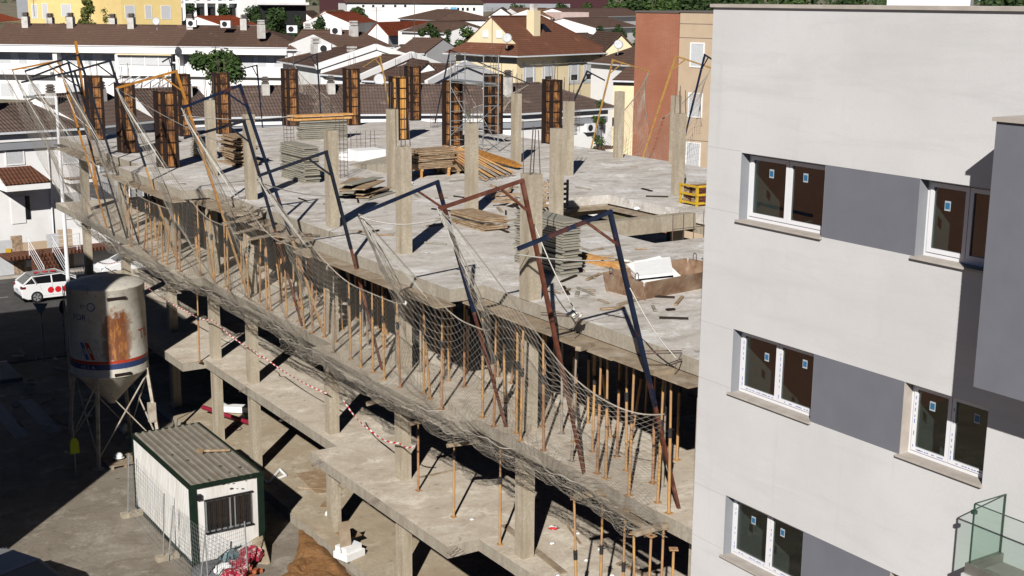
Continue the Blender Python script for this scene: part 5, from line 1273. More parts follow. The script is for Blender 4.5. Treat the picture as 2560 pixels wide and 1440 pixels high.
MT['brickblock'] = brick_mat('red_brick', (.36,.125,.065), (.30,.10,.052), (.36,.20,.13)); MT['darkwin'] = glass_mat('dark_pane', (.012,.014,.018), .05)
def add_part(root, mb, name, mat, sub=None):
    o = mb.build(name, mat, sub or root); return o
def win(root, x, z, w, h, kind='shutter', y=0.0):
    q = MB(); f = .07; yy = y-.05
    q.box(x-f, x+w+f, yy, y-.003, z-f, z); q.box(x-f, x+w+f, yy, y-.003, z+h, z+h+f); q.box(x-f, x, yy, y-.003, z, z+h); q.box(x+w, x+w+f, yy, y-.003, z, z+h)
    o = q.build('window', MT['housewhite'], root)
    q = MB(); q.box(x, x+w, y-.012, y-.003, z, z+h); q.build('pane', MT['darkwin'], o)
    if kind in ('shutter', 'half'):
        q = MB(); z2 = z if kind == 'shutter' else z+h*.35; q.box(x, x+w, y-.03, y-.013, z2, z+h); q.build('shutter', MT['palegrey'], o)
    if kind == 'grille':
        for k in range(7): q = MB(); q.box(x+w*k/6-.012, x+w*k/6+.012, y-.10, y-.08, z-.05, z+h+.05); q.build('bar', MT['gutter'], o)
    return o
def chimney(root, x, y, z0, z1, s=.5, mat='chimgrey'):
    q = MB(); q.box(x-s/2, x+s/2, y-s/2, y+s/2, z0, z1); c = q.build('chimney', MT[mat], root)
    q = MB()
    for k in range(3): q.box(x-s*.45+.01*k, x+s*.45-.01*k, y-s*.45+.01*k, y+s*.45-.01*k, z1+.02+.16*k, z1+.12+.16*k)
    q.box(x-s*.3, x+s*.3, y-s*.3, y+s*.3, z1, z1+.5); q.build('chimney_cap', MT['capbrown'], c)
def house(name, label, group, pL, pR, zg, ze, D, rise, wall='housewhite', roof='tilebrown', hipL=0, hipR=0, parL=False, parR=False, gutter='gutter', over=.35, cat='house', flipgable=False):
    """pL, pR: ends of the eave nearest to us, seen left and right; the house extends 2D behind that line"""
    pL = Vector((pL[0], pL[1], 0)); pR = Vector((pR[0], pR[1], 0)); W = (pR-pL).length; a = math.atan2((pR-pL).y, (pR-pL).x)
    t = thing(name, label, cat, (pL.x, pL.y, zg), a, group); H = ze-zg
    q = MB()
    if flipgable:       # ridge runs away from us, gable end faces us
        q.add([(0,0,-3),(W,0,-3),(W,0,H),(W/2,0,H+rise),(0,0,H),(0,2*D,-3),(W,2*D,-3),(W,2*D,H),(W/2,2*D,H+rise),(0,2*D,H)], [(0,1,2,3,4),(9,8,7,6,5),(0,5,6,1),(1,6,7,2),(4,9,5,0)])
        q.build('wall', MT[wall], t)
        for s, nm in ((0, 'roof'), (1, 'roof')):
            q = MB(); k = over/ (W/2); 
            if s == 0: pts = [(-over, -.25, H-rise*k), (W/2, -.25, H+rise), (W/2, 2*D+.2, H+rise), (-over, 2*D+.2, H-rise*k)]
            else: pts = [(W/2, -.25, H+rise), (W+over, -.25, H-rise*k), (W+over, 2*D+.2, H-rise*k), (W/2, 2*D+.2, H+rise)]
            q.slab3([Vector(p)+Vector((0,0,.13)) for p in pts], .12); q.build('roof', MT[roof], t)
        return t, W, H
    y0 = over; yb = 2*D-over
    q = MB(); q.add([(0,y0,-3),(W,y0,-3),(W,yb,-3),(0,yb,-3),(0,y0,H),(W,y0,H),(W,yb,H),(0,yb,H)], [(0,1,5,4),(1,2,6,5),(2,3,7,6),(3,0,4,7)])
    sl = rise/D
    hy = H+sl*y0
    if not hipL: q.add([(0,y0,H),(0,yb,H),(0,yb,hy),(0,D,H+rise),(0,y0,hy)], [(0,1,2,3,4)])
    if not hipR: q.add([(W,y0,H),(W,yb,H),(W,yb,hy),(W,D,H+rise),(W,y0,hy)], [(4,3,2,1,0)])
    q.add([(0,y0,H),(W,y0,H),(W,y0,hy-.02),(0,y0,hy-.02)], [(0,1,2,3)])
    q.build('wall', MT[wall], t)
    e = .0 if not hipL else -over; f = W if not hipR else W+over; u0 = hipL; u1 = W-hipR; z_ = Vector((0,0,.13))
    q = MB(); q.slab3([Vector(p)+z_ for p in ((e,0,H),(f,0,H),(u1,D,H+rise),(u0,D,H+rise))], .11)
    q.slab3([Vector(p)+z_ for p in ((f,2*D,H),(e,2*D,H),(u0,D,H+rise),(u1,D,H+rise))], .11)
    if hipL: q.add([Vector(p)+z_ for p in ((e,0,H),(u0,D,H+rise),(e,2*D,H))], [(0,1,2)])
    if hipR: q.add([Vector(p)+z_ for p in ((f,0,H),(f,2*D,H),(u1,D,H+rise))], [(0,1,2)])
    q.build('roof', MT[roof], t)
    q = MB(); q.tube((u0,D,H+rise+.14), (u1,D,H+rise+.14), .10, 7)
    if hipL: q.tube((u0,D,H+rise+.14), (e,0,H+.14), .09, 6)
    if hipR: q.tube((u1,D,H+rise+.14), (f,0,H+.14), .09, 6)
    q.build('ridge_tiles', MT['tilered' if roof == 'tilered' else roof], t)
    q = MB(); q.box(e, f, -.10, .0, H-.02, H+.10); q.build('gutter', MT[gutter], t)
    for on, x in ((parL, 0), (parR, W)):
        if on:
            q = MB(); q.bar((x,-.1,H+.1), (x,D,H+rise+.3), .28, .45); q.bar((x,D,H+rise+.3), (x,2*D,H+.1), .28, .45); q.build('party_wall_coping', MT['housewhite'], t)
    return t, W, H
# ---- the near row, white, two storeys over garages
ZE1 = CAM.z-7.66
bnd = [(-270,360),(-95,346),(62,329),(222,316),(392,305),(560,297),(730,293),(898,289),(1100,288),(1304,287)]
labs = ['white row house at the left edge with a brown tiled roof', 'white row house with the tiled door canopy and the shuttered window', 'white row house with the small balcony behind the lamp pole and net',
        'white row house behind the dark column formworks at the far left of the deck', 'white row house under the plain roof stretch left of the twisted boards', 'white row house behind the grey panel stack',
        'white row house behind the lone column formwork and the orange beams', 'white row house behind the brightest orange formwork', 'white row house behind the scaffold tower']
EPT = [pz(u, v, ZE1) for u, v in bnd]
for i_ in range(4):                      # the left units stand along the pavement
    r_ = ray(*bnd[i_]); d_ = (math.cos(R(7)), math.sin(R(7))); o_ = (15.95, 78.0)
    k_ = (o_[0]*d_[1]-o_[1]*d_[0])/(r_.x*d_[1]-r_.y*d_[0]); EPT[i_] = Vector((r_.x*k_, r_.y*k_, 0))
rows1 = []
for i, lab in enumerate(labs):
    pL, pR = EPT[i], EPT[i+1]
    if (pR-pL).length < .5: continue
    t, W, H = house('row_house', lab, 'white houses of the near row', pL, pR, 0, ZE1, 4.3, 1.2 if i < 3 else 1.62, roof='tilegrey', over=.5)
    rows1.append((t, W, H))
    q = MB(); q.box(0, W, .30, .499, H-.95, H-.55); q.build('grey_fascia', MT['reveal'], t)
    q = MB(); q.box(0, W, .28, .499, H-.50, H-.08); q.build('white_fascia', MT['housewhite'], t)
    chimney(t, W*.75, 3.2, H+.8, H+2.0)
def det(i): return rows1[i]
t, W, H = det(1)   # house with canopy
def lx(t, P): 
    d = Vector(P)-t.location; a = t.rotation_euler.z; return d.x*math.cos(a)+d.y*math.sin(a)
def wpx(t, u0, u1, v0, v1, kind, y=.5):
    """a window on the front of house t, measured from its place on the facade"""
    a = t.rotation_euler.z; n = Vector((-math.sin(a), math.cos(a), 0)); o = t.location+n*y
    def hit(u, v):
        r = ray(u, v); k = (o-CAM).dot(n)/r.dot(n); return CAM+r*k
    A = hit(u0, v1); B = hit(u1, v0); x0 = lx(t, A); x1 = lx(t, B); return win(t, x0, A.z-t.location.z, x1-x0, B.z-A.z, kind, y)
def fpx(t, u, v, y=.5):
    a = t.rotation_euler.z; n = Vector((-math.sin(a), math.cos(a), 0)); o = t.location+n*y; r = ray(u, v); k = (o-CAM).dot(n)/r.dot(n); P = CAM+r*k
    return lx(t, P), P.z-t.location.z
wpx(t, 17, 56, 368, 411, 'shutter')
x0, z0 = fpx(t, 62, 540); x1, z1 = fpx(t, 30, 485)
q = MB(); xa, za = fpx(t, 30, 560); xb, zb_2 = fpx(t, 60, 490); q.box(xa, xb, .45, .497, za, zb_2); q.build('door', MT['housewhite'], t)
q = MB(); xb2, _ = fpx(t, 68, 490); q.box(xb+.05, xb2+.1, .45, .497, za+.2, zb_2); q.build('door_sidelight', MT['darkwin'], t)
ca, cz = fpx(t, -8, 470); cb, _ = fpx(t, 101, 460)
q = MB(); q.box(ca, cb, -1.1, .498, cz-.05, cz+.35); cn = q.build('door_canopy', MT['housewhite'], t)
q = MB(); q.slab3([(ca-.05,-1.15,cz+.38),(cb+.05,-1.15,cz+.38),(cb-.5,.49,cz+1.15),(ca-.05,.49,cz+1.15)], .1); q.build('canopy_tiles', MT['tilered' if 0 else 'tilevilla'], cn)
# raised porch, stairs, railings and the garden wall with garage doors in front of houses 1 and 2
por = MB(); por.box(ca-.5, cb+3.4, -2.2, .44, 1.25, 1.45); por.build('porch_slab', MT['tilevilla'], t)
st_ = MB()
for k in range(7): st_.box(ca+.7, ca+1.9, -2.25-.30*(k+1), -2.25-.30*k, 0, 1.25-.17*k)
st_.build('stairs', MT['tilevilla'], t)
def railing(t, pts, label='railing'):
    q = MB()
    for (a, b) in zip(pts[:-1], pts[1:]):
        a = Vector(a); b = Vector(b)
        for h in (.95, .7, .45, .2): q.tube(a+Vector((0,0,h)), b+Vector((0,0,h)), .022 if h == .95 else .014, 5)
        q.tube(a, a+Vector((0,0,.97)), .025, 5); q.tube(b, b+Vector((0,0,.97)), .025, 5)
    q.build(label, MT['pvc'], t)
railing(t, [(ca+.62,-2.25,1.45), (ca+.62,-4.4,.2)]); railing(t, [(ca+1.95,-4.3,.25), (ca+1.95,-2.25,1.45), (ca+3.6,-2.2,1.45), (cb+.9,-2.2,1.45)])
q = MB(); q.tube((cb+.55,.42,.2), (cb+.55,.42,H-.9), .045, 6); q.build('downpipe', MT['pvc'], t)
def front_wall(u0, u1, v, h, label, mat, name='garden_wall', cat='wall', th=.25):
    a = pz(u0, v[0], .13); b = pz(u1, v[1], .13); q = MB(); d = (b-a).normalized(); n = Vector((-d.y, d.x, 0)); q.obox((a+b)/2+n*th/2+Vector((0,0,h/2)), (b-a)/2, n*th/2, Vector((0,0,h/2)))
    return solo(q, name, MT[mat], label, cat)
def yard_wall_y(u): return 690-.115*u+0
def vv(u0, u1): return (yard_wall_y(u0), yard_wall_y(u1))
front_wall(-60, 36, vv(-60, 36), 2.0, 'grey ribbed garage door at the left edge of the street', 'palegrey', 'garage_door', 'garage door')
front_wall(36, 62, vv(36, 62), 2.2, 'stone clad gate pillar beside the ribbed garage door', 'stonechip', 'gate_pillar', 'pillar')
front_wall(62, 122, vv(62, 122), 1.75, 'beige garden wall with meter boxes', 'beigewall')
front_wall(122, 152, vv(122, 152), 2.1, 'pale translucent garden gate', 'palegrey', 'garden_gate', 'gate')
front_wall(152, 186, vv(152, 186), 2.3, 'beige pillar between the garden gate and the white garage door', 'beigewall', 'gate_pillar', 'pillar')
front_wall(186, 246, vv(186, 246), 2.35, 'wide white garage door with a no parking plate', 'housewhite', 'garage_door', 'garage door')
front_wall(246, 420, vv(246, 420), 2.2, 'white garden wall behind the far end of the frame building', 'housewhite')
front_wall(420, 640, vv(420, 640), 2.2, 'white street wall seen between the props', 'housewhite')
for (u, v, s, m_, lab) in ((74,633,.42,'palegrey','meter box with two dark panes on the beige garden wall'), (74,658,.40,'housewhite','lower white meter box on the beige garden wall'), (106,655,.5,'housewhite','square white cabinet on the beige garden wall'),
                    (21,628,.3,'yellow','no parking plate on the ribbed garage door'), (217,600,.3,'yellow','no parking plate on the white garage door')):
    vb = yard_wall_y(u); P = pz(u, vb, .13); P = py(u, v, P.y-.03); q = MB(); q.box(P.x-s/2, P.x+s/2, P.y-.04, P.y, P.z-s/2, P.z+s/2)
    solo(q, 'meter_box' if m_ != 'yellow' else 'no_parking_plate', MT[m_], lab, 'meter box' if m_ != 'yellow' else 'plate')
t, W, H = det(2)
wpx(t, 158, 192, 362, 408, 'shutter'); wpx(t, 166, 218, 478, 545, 'shutter')
xa, za = fpx(t, 156, 440); xb, _ = fpx(t, 216, 436)
q = MB(); q.box(xa, xb, -.6, .45, za-.35, za-.15); bl_ = q.build('balcony', MT['housewhite'], t)
q = MB(); q.box(xa-.02, xb+.02, -.62, .45, za-.14, za-.09); q.build('balcony_edge', MT['tilevilla'], bl_)
for k in range(16):
    x = xa+(xb-xa)*k/15; q = MB(); q.tube((x,-.58,za-.09), (x,-.58,za+.75), .014, 4); q.build('baluster', MT['gutter'], bl_)
q = MB(); q.tube((xa,-.58,za+.76), (xb,-.58,za+.76), .025, 5); q.build('handrail', MT['gutter'], bl_)
for i in range(3, 8):
    t, W, H = det(i)
    for x in (W*.2, W*.62): win(t, x, H-2.6, 1.1, 1.2, 'shutter', .5); win(t, x, H-5.6, 1.1, 1.5, 'shutter', .5)
# right end of the near row with its barred windows
eR = [pz(1304,287,ZE1), pz(1527,273,ZE1)]
t, W, H = house('row_house', 'last white house of the near row with the barred window and the wall mounted cooler', 'white houses of the near row', eR[0], eR[1], 0, ZE1, 4.3, 1.62, roof='tilegrey', hipR=3.2, over=.5)
rows1.append((t, W, H))
q = MB(); q.box(0, W, .30, .499, H-.95, H-.55); q.build('grey_fascia', MT['reveal'], t); q = MB(); q.box(0, W, .28, .499, H-.5, H-.08); q.build('white_fascia', MT['housewhite'], t)
wpx(t, 1486, 1507, 298, 355, 'grille'); wpx(t, 1428, 1440, 303, 333, 'grille'); wpx(t, 1385, 1400, 310, 345, 'grille')
xa, za = fpx(t, 1483, 362); xb, _ = fpx(t, 1516, 360); q = MB(); q.box(xa, xb, -.3, .45, za-.3, za-.1); q.build('sill_ledge', MT['tilevilla'], t)
def cooler(P, a, label, s=1.0):
    o = thing('air_conditioner', label, 'air conditioner', tuple(P), a, 'outdoor cooling units')
    q = MB(); q.box(-.45*s, .45*s, -.18*s, .18*s, 0, .62*s); q.build('casing', MT['pvc'], o)
    q = MB(); q.tube((-.08*s,-.19*s,.31*s), (-.08*s,-.183*s,.31*s), .24*s, 16, sm=False); q.build('fan_grille', MT['darkroom'], o); return o
a_ = t.rotation_euler.z; n_ = Vector((-math.sin(a_), math.cos(a_), 0))
def on_face(t, u, v, y):
    x, z = fpx(t, u, v, y); return t.location+Vector((math.cos(a_), math.sin(a_), 0))*x+n_*y+Vector((0,0,z))
cooler(on_face(t, 1474, 330, .28), a_, 'cooling unit on the white wall left of the barred window at the back')
chimney(t, .9, 2.6, H+.6, H+2.4); 
# ---- second row, facing us, loggias under brown roofs
ZE2 = CAM.z-5.4
b2 = [(-40,112),(132,113),(288,113.5),(440,115),(578,118),(716,121)]
P2_ = [pz(*b2[0], ZE2), pz(*b2[-1], ZE2)]; d2_ = (P2_[1]-P2_[0]).normalized(); R2 = []
for uv in b2:
    r_ = ray(*uv); k_ = (P2_[0].x*d2_.y-P2_[0].y*d2_.x)/(r_.x*d2_.y-r_.y*d2_.x); R2.append(Vector((r_.x*k_, r_.y*k_, 0)))
lab2 = ['terraced house at the left edge of the second row with a railed terrace', 'terraced house of the second row behind the highest slate frame arm', 'terraced house with the glazed veranda and white pergola',
        'terraced house of the second row behind the leafy tree', 'terraced house at the right end of the second row with one white window']
for i, lab in enumerate(lab2):
    pL, pR = R2[i], R2[i+1]
    zg = terr(R2[2].x, R2[2].y)
    t, W, H = house('row_house', lab, 'terraced houses of the second row', pL, pR, zg, ZE2, 5.6, 2.1, roof='tilebrown', over=1.6, hipR=(5.0 if i == 4 else 0))
    q = MB(); q.box(0, W, .0, .3, H-.75, H-.05); q.build('fascia_beam', MT['housewhite'], t)
    for x in (0, W-.25): q = MB(); q.box(x, x+.25, .3, 1.6, H-4.2, H-.05); q.build('fin_wall', MT['housewhite'], t)
    q = MB(); q.box(.25, W-.25, -.6, 1.6, H-3.2, H-3.0) if i != 0 else q.box(0, W, -1.2, 1.6, H-3.2, H-3.0); q.build('balcony_slab', MT['housewhite'], t)
    q = MB(); q.box(0, W, .0, 1.58, -3, H-3.21); q.build('lower_wall', MT['housewhite'], t)
    q = MB(); q.box(.25, W-.25, -.6, -.5, H-3.0, H-2.05); q.build('balcony_parapet', MT['housewhite'], t)
    if i == 2:
        q = MB(); q.box(.4, W-.4, -.4, -.3, H-2.0, H-.9); vr = q.build('veranda_glazing', MT['palegrey'], t)
        for k in range(5): q = MB(); q.box(.4+k*(W-.8)/4-.05, .4+k*(W-.8)/4+.05, -.45, -.4, H-2.05, H-.9); q.build('glazing_bar', MT['pvc'], vr)
        q = MB(); q.box(.3, W-.3, -.9, -.2, H-.9, H-.78); q.build('veranda_roof', MT['creamwall'], t)
        for k in range(7): q = MB(); q.bar((.3+k*W/7, -3.5, H-4.2), (.9+k*W/7, -.6, H-3.3), .12, .15); q.build('pergola_beam', MT['pvc'], t)
    else:
        for (x, w_, h_, dz) in ((W*.12, 1.3, 1.9, -2.85), (W*.40, 1.0, 2.0, -2.9), (W*.70, 1.4, 1.5, -2.5)): win(t, x, H+dz, w_, h_, 'shutter', 1.6)
    for x in (W*.2, W*.6): win(t, x, H-5.8, 1.4, 1.5, 'shutter', 0)
    chimney(t, W*(.02 if i else .35), 4.9, H+1.5, H+3.1, .75)
    if i in (0, 1): chimney(t, W*.62, 6.6, H+1.4, H+3.0, .75)
for (u, v, d, lab) in ((480,55,150,'cooling unit on the ridge of the second row, left of the square one'), (565,57,148,'cooling unit standing on the second row ridge above the leafy tree'), (731,70,140,'cooling unit behind the second row beside a dark antenna'), (841,75,130,'tall double fan cooling unit on the roof between two chimneys'), (813,121,112,'small cooling unit on the brown roof below the tall double one')):
    P = pd(u, v+12, d); cooler(P, -.6, lab, 1.25)
def loose_chimney(u, vb, vt, d, lab, s=.7):
    P = pd(u, vb, d); z1 = vz(P.x, P.y, vt); q = MB(); q.box(P.x-s/2, P.x+s/2, P.y-s/2, P.y+s/2, P.z-.8, z1-.5); q.box(P.x-s*.45, P.x+s*.45, P.y-s*.45, P.y+s*.45, z1-.42, z1-.25); q.box(P.x-s*.45, P.x+s*.45, P.y-s*.45, P.y+s*.45, z1-.15, z1); q.box(P.x-s*.3, P.x+s*.3, P.y-s*.3, P.y+s*.3, z1-.5, z1-.15)
    solo(q, 'roof_chimney', MT['chimgrey'], lab, 'chimney', 'chimneys on the brown roofs')
for (u, vb, vt, d, lab) in ((653,78,50,146,'chimney at the right end of the second row'),(770,85,58,138,'chimney right of the grey antenna unit'),(884,84,52,130,'chimney right of the tall double cooling unit'),(790,122,94,112,'white chimney left of the small cooling unit'),
                      (880,140,116,108,'chimney on the sloping white coping in the middle'),(967,165,140,106,'chimney on the second sloping coping'),(1040,160,138,104,'grey chimney behind the back formwork column')): loose_chimney(u, vb, vt, d, lab)
# ---- roofs going away between the rows
def side_house(uL, vL, uR, vR, d, vridge, label, D=5, wall='housewhite', roof='tilebrown', parL=False, parR=False, hipL=0, hipR=0, group='brown roofed houses of the middle', yaw=0, name='house', drop=6):
    pL = pd(uL, vL, d); pR = pd(uR, vR, d); ze = (pL.z+pR.z)/2; pL = pz(uL, vL, ze); pR = pz(uR, vR, ze)
    a = math.atan2((pR-pL).y, (pR-pL).x); n = Vector((-math.sin(a), math.cos(a), 0)); M_ = (pL+pR)/2+n*D; zr = vz(M_.x, M_.y, vridge); rise = max(zr-ze-.14, .4)
    zg = ze-drop
    return house(name, label, group, pL, pR, zg, ze, D, rise, wall=wall, roof=roof, parL=parL, parR=parR, hipL=hipL, hipR=hipR)
side_house(716, 126, 860, 128, 132, 76, 'low brown roof running right from the second row', 5.5)
side_house(855, 122, 985, 120, 126, 82, 'brown roof with the two cooling units and three chimneys', 6)
side_house(697, 156, 792, 171, 108, 116, 'brown hipped roof with white walls at the middle left of the town', 5, hipL=3, parR=True)
side_house(800, 188, 905, 196, 102, 138, 'brown roof between two sloping white copings', 5, parR=True)
side_house(905, 204, 1068, 212, 98, 160, 'brown roof behind the pale yellow net frame', 5, parR=True)
side_house(984, 134, 1062, 136, 135, 96, 'brown roof right of the white copings', 4.5)
side_house(1060, 142, 1140, 140, 140, 112, 'brown roof beside the round green tree', 4.5)
# gable ended houses
def gable_house(uL, uR, ve, ua, va, d, label, depth=8, yaw=0.0, wall='housewhite', roof='tilebrown', group='white gabled houses far away', drop=5):
    pL = pd(uL, ve, d); pR = pd(uR, ve, d); ze = (pL.z+pR.z)/2; pL = pz(uL, ve, ze) if abs(ze-CAM.z) > .3 else pL; pR = pz(uR, ve, ze) if abs(ze-CAM.z) > .3 else pR
    if yaw:
        c = (pL+pR)/2; r_ = Matrix.Rotation(yaw, 3, 'Z'); pL = c+r_ @ (pL-c); pR = c+r_ @ (pR-c)
    M_ = (pL+pR)/2; zr = vz(M_.x, M_.y, va)
    return house('gable_house', label, group, pL, pR, ze-drop, ze, depth/2, max(zr-ze, .5), wall=wall, roof=roof, flipgable=True, over=.35)
gable_house(1000, 1135, 212, 1075, 155, 100, 'white plastered gable left of the scaffold tower', 9, .25)
gable_house(786, 838, 46, 809, 27, 300, 'white gable with a pale ochre roof at the top of the picture', 26, -.6, roof='tileochre')
gable_house(736, 780, 46, 753, 28, 310, 'small white gable left of the ochre roofed one', 14, -.6)
gable_house(916, 972, 86, 940, 57, 215, 'white gable with a bright red roof behind the double cooling unit', 22, -.62, roof='tilered')
side_house(880, 60, 945, 56, 260, 30, 'orange red roof behind the ochre gable', 5, roof='tilered', group='red roofed houses')
side_house(996, 48, 1088, 52, 260, 24, 'brown hipped roof in front of the school', 7, hipL=4, hipR=5)
side_house(1000, 80, 1110, 84, 200, 60, 'brown roof behind the round tree', 5)
side_house(1150, 83, 1240, 80, 210, 54, 'brown roof left behind the cream villa', 6)
side_house(1090, 72, 1200, 70, 240, 52, 'brown roof below the school', 5)
gable_house(1220, 1283, 45, 1252, 20, 270, 'big white gable behind the cream villa', 20, -.6)
gable_house(1284, 1314, 46, 1298, 31, 262, 'small white gable right of the big one', 12, -.6)
side_house(1314, 46, 1404, 46, 275, 20, 'long brown roof right of the white gables', 6)
side_house(1380, 47, 1440, 44, 268, 22, 'orange roof over a white house near the top', 5, roof='tileochre', group='red roofed houses')
side_house(1450, 44, 1622, 40, 280, 20, 'long brown roof at the upper right before the trees', 6)
gable_house(1420, 1492, 69, 1459, 47, 215, 'white gable right of the villa chimney', 20, -.6)
side_house(1494, 72, 1600, 68, 215, 44, 'brown roof right of the white gable, above the bushes', 6)
side_house(1440, 112, 1560, 108, 170, 84, 'low brown roofs right of the cream villa', 6)
side_house(1470, 158, 1592, 168, 118, 120, 'brown roof over the porch left of the brick block', 5)
side_house(1530, 204, 1600, 206, 96, 170, 'brown roofed cream house with a balcony beside the brick block', 4, wall='creamwall', drop=9)
gable_house(1509, 1592, 127, 1556, 85, 128, 'stained cream gable left of the brick block', 8, 0, wall='creamwall')
P = pd(1427, 52, 262); q = MB(); q.box(P.x-4, P.x+3, P.y-2, P.y+3, P.z-2, P.z+1.7); solo(q, 'flat_roof_house', M('pink_wall', (.62,.48,.44), world=True, bs=0), 'pale pink flat roofed house near the top', 'house')
# ---- cream villa
pM = pd(1298, 143, 118); ze = pM.z; pR = pz(1518, 134, ze); e0 = pz(1140, 137, ze); dx_ = (pR-pM).normalized(); D_ = 4.6
t, W, H = house('villa', 'cream villa with a big brown hipped roof, pale gable and tall cream chimney', None, pM+dx_*1.3, pR, ze-7.2, ze, D_, 3.4, wall='creamwall', roof='tilevilla', hipR=4.6, over=.8, cat='villa')
sl_v = 3.4/D_
for x in (.04, .27, .60, .80):
    xx = W*x+.1; win(t, xx, H-2.45, 1.05, 1.5, 'half', .8)
    q = MB(); q.box(xx-.35, xx-.071, .76, .797, H-2.8, H-.55); q.box(xx+1.121, xx+1.4, .76, .797, H-2.8, H-.55); q.box(xx-.07, xx+1.12, .76, .797, H-2.8, H-2.522); q.build('white_surround', MT['palegrey'], t)
q = MB(); q.box(W*.28, W*.28+.95, 2.2, 3.1, H+.9, H+4.1); chv = q.build('chimney', MT['creamwall'], t); q = MB(); q.box(W*.28+.2, W*.28+.75, 2.4, 2.9, H+4.1, H+4.7); q.build('chimney_cap', MT['chimgrey'], chv)
q = MB(); q.slab3([(W*.47,2.6,H+.2+2.6*sl_v),(W*.47+.9,2.6,H+.2+2.6*sl_v),(W*.47+.9,3.6,H+.2+3.6*sl_v),(W*.47,3.6,H+.2+3.6*sl_v)], .05); q.build('roof_window', MT['darkwin'], t)
x0 = -1.5; ys = 1.35; z0 = H+.13; zs_ = z0+ys*sl_v
q = MB(); q.add([(x0,0,z0),(x0,2*D_,z0),(0,2*D_-ys,zs_),(0,ys,zs_)], [(0,1,2,3)]); q.add([(x0,0,z0),(0,0,z0),(0,ys,zs_)], [(0,1,2)]); q.add([(x0,2*D_,z0),(0,2*D_,z0),(0,2*D_-ys,zs_)], [(0,1,2)])
q.add([(x0,0,z0-.1),(x0,2*D_,z0-.1),(0,2*D_,z0-.1),(0,0,z0-.1)], [(0,1,2,3)]); q.build('skirt_roof', MT['tilevilla'], t)
q = MB(); q.box(x0+.8, -.001, .8, 2*D_-.8, -3, H); q.build('end_wall', MT['creamwall'], t)
q = MB(); q.box(x0-.1, x0, -.1, 2*D_+.1, H-.02, H+.1); q.box(x0, 0, -.1, 0, H-.02, H+.1); q.build('gutter', MT['gutter'], t)
q = MB(); q.box(-.06, -.002, D_-1.4, D_-.7, H+1.6, H+2.3); q.box(-.06, -.002, D_+.3, D_+1.0, H+1.6, H+2.3); q.build('gable_window', MT['pvc'], t)
# ---- brick block and beige block behind the deck
def block(u0, u1, vt, d0, d1, zb, label, mat, depth=10, name='apartment_block', cat='building'):
    a = pd(u0, vt, d0); b = pd(u1, vt, d1); zt_ = a.z; d = Vector((b.x-a.x, b.y-a.y, 0)); W = d.length; ang = math.atan2(d.y, d.x)
    t = thing(name, label, cat, (a.x, a.y, zb), ang); q = MB(); q.box(0, W, 0, depth, 0, zt_-zb); q.build('wall', MT[mat], t)
    q = MB(); q.box(-.05, W+.05, -.06, depth+.05, zt_-zb, zt_-zb+.12); q.build('parapet_cap', MT['darkroom' if mat == 'maroon' else 'capbrown'], t); return t, W, zt_-zb
t, W, H = block(1590, 1700, 31, 79, 77, 0, 'blank red brick apartment block behind the right of the deck', 'brickblock')
t, W, H = block(1701, 1810, 31, 76.9, 75, 0, 'beige apartment block between the brick block and the white block', 'beigewall')
a_ = t.rotation_euler.z; n_ = Vector((-math.sin(a_), math.cos(a_), 0))
wpx(t, 1727, 1760, 110, 165, 'shutter', 0); wpx(t, 1722, 1755, 236, 290, 'shutter', 0); wpx(t, 1716, 1750, 360, 414, 'shutter', 0)
for v in (60, 95, 350):
    x, z = fpx(t, 1720, v, 0); q = MB(); q.box(0, W, -.012, -.001, z, z+.03); q.build('floor_line', MT['capbrown'], t)
# ---- yellow block, white flats, maroon hall, school
def put_wins(t, lst, kind='shutter', y=0):
    for (u0, u1, v0, v1) in lst: wpx(t, u0, u1, v0, v1, kind, y)
t, W, H = block(66, 300, -40, 200, 204, 3, 'yellow apartment block with white framed windows at the upper left', 'yellowwall'); put_wins(t, [(82,92,12,45),(108,118,10,46),(155,176,11,40),(258,266,12,35),(280,288,12,45)])
t, W, H = block(300, 450, -40, 193, 199, 3, 'ochre wing of the yellow block with three framed windows', 'yellowwall'); put_wins(t, [(314,335,14,46),(364,378,14,46),(404,425,15,47)])
t, W, H = block(40, 72, -10, 215, 215, 3, 'grey gable wall between the red roof and the yellow block', 'reveal')
side_house(-40, 60, 60, 52, 185, 22, 'red tiled roof at the upper left corner', 6, roof='tilered', group='red roofed houses', drop=4)
t, W, H = block(450, 640, -60, 260, 266, 4, 'white flats with long balconies above the trees, left part', 'housewhite', 12)
for v in (8, -14): 
    x, z = fpx(t, 500, v, 0); q = MB(); q.box(0, W, -1.6, -.001, z, z+.5); q.build('balcony', MT['housewhite'], t)
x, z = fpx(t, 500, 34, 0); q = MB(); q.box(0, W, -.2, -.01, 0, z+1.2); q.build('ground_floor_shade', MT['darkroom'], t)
for k in range(7): q = MB(); q.box(W*k/7, W*k/7+.5, -1.6, -.9, 0, H); q.build('balcony_column', MT['housewhite'], t)
t, W, H = block(640, 762, -60, 256, 262, 4, 'white flats with long balconies above the trees, right part', 'housewhite', 12)
x, z = fpx(t, 700, 12, 0); q = MB(); q.box(0, W, -1.6, -.001, z, z+.5); q.build('balcony', MT['housewhite'], t)
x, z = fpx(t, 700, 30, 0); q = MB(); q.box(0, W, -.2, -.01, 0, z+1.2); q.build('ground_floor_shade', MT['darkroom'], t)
t, W, H = block(797, 868, -40, 420, 420, 4, 'plum coloured block at the top of the picture', 'maroon')
t, W, H = block(890, 1520, -6, 520, 520, 3, 'long maroon hall behind the far roofs', 'maroon', 30)
x, z = fpx(t, 1200, 8, 0); x2, z2 = fpx(t, 1200, 30, 0); q = MB(); q.box(W*.35, W*.85, -.3, -.01, z2, z); q.build('window_band', MT['reveal'], t)
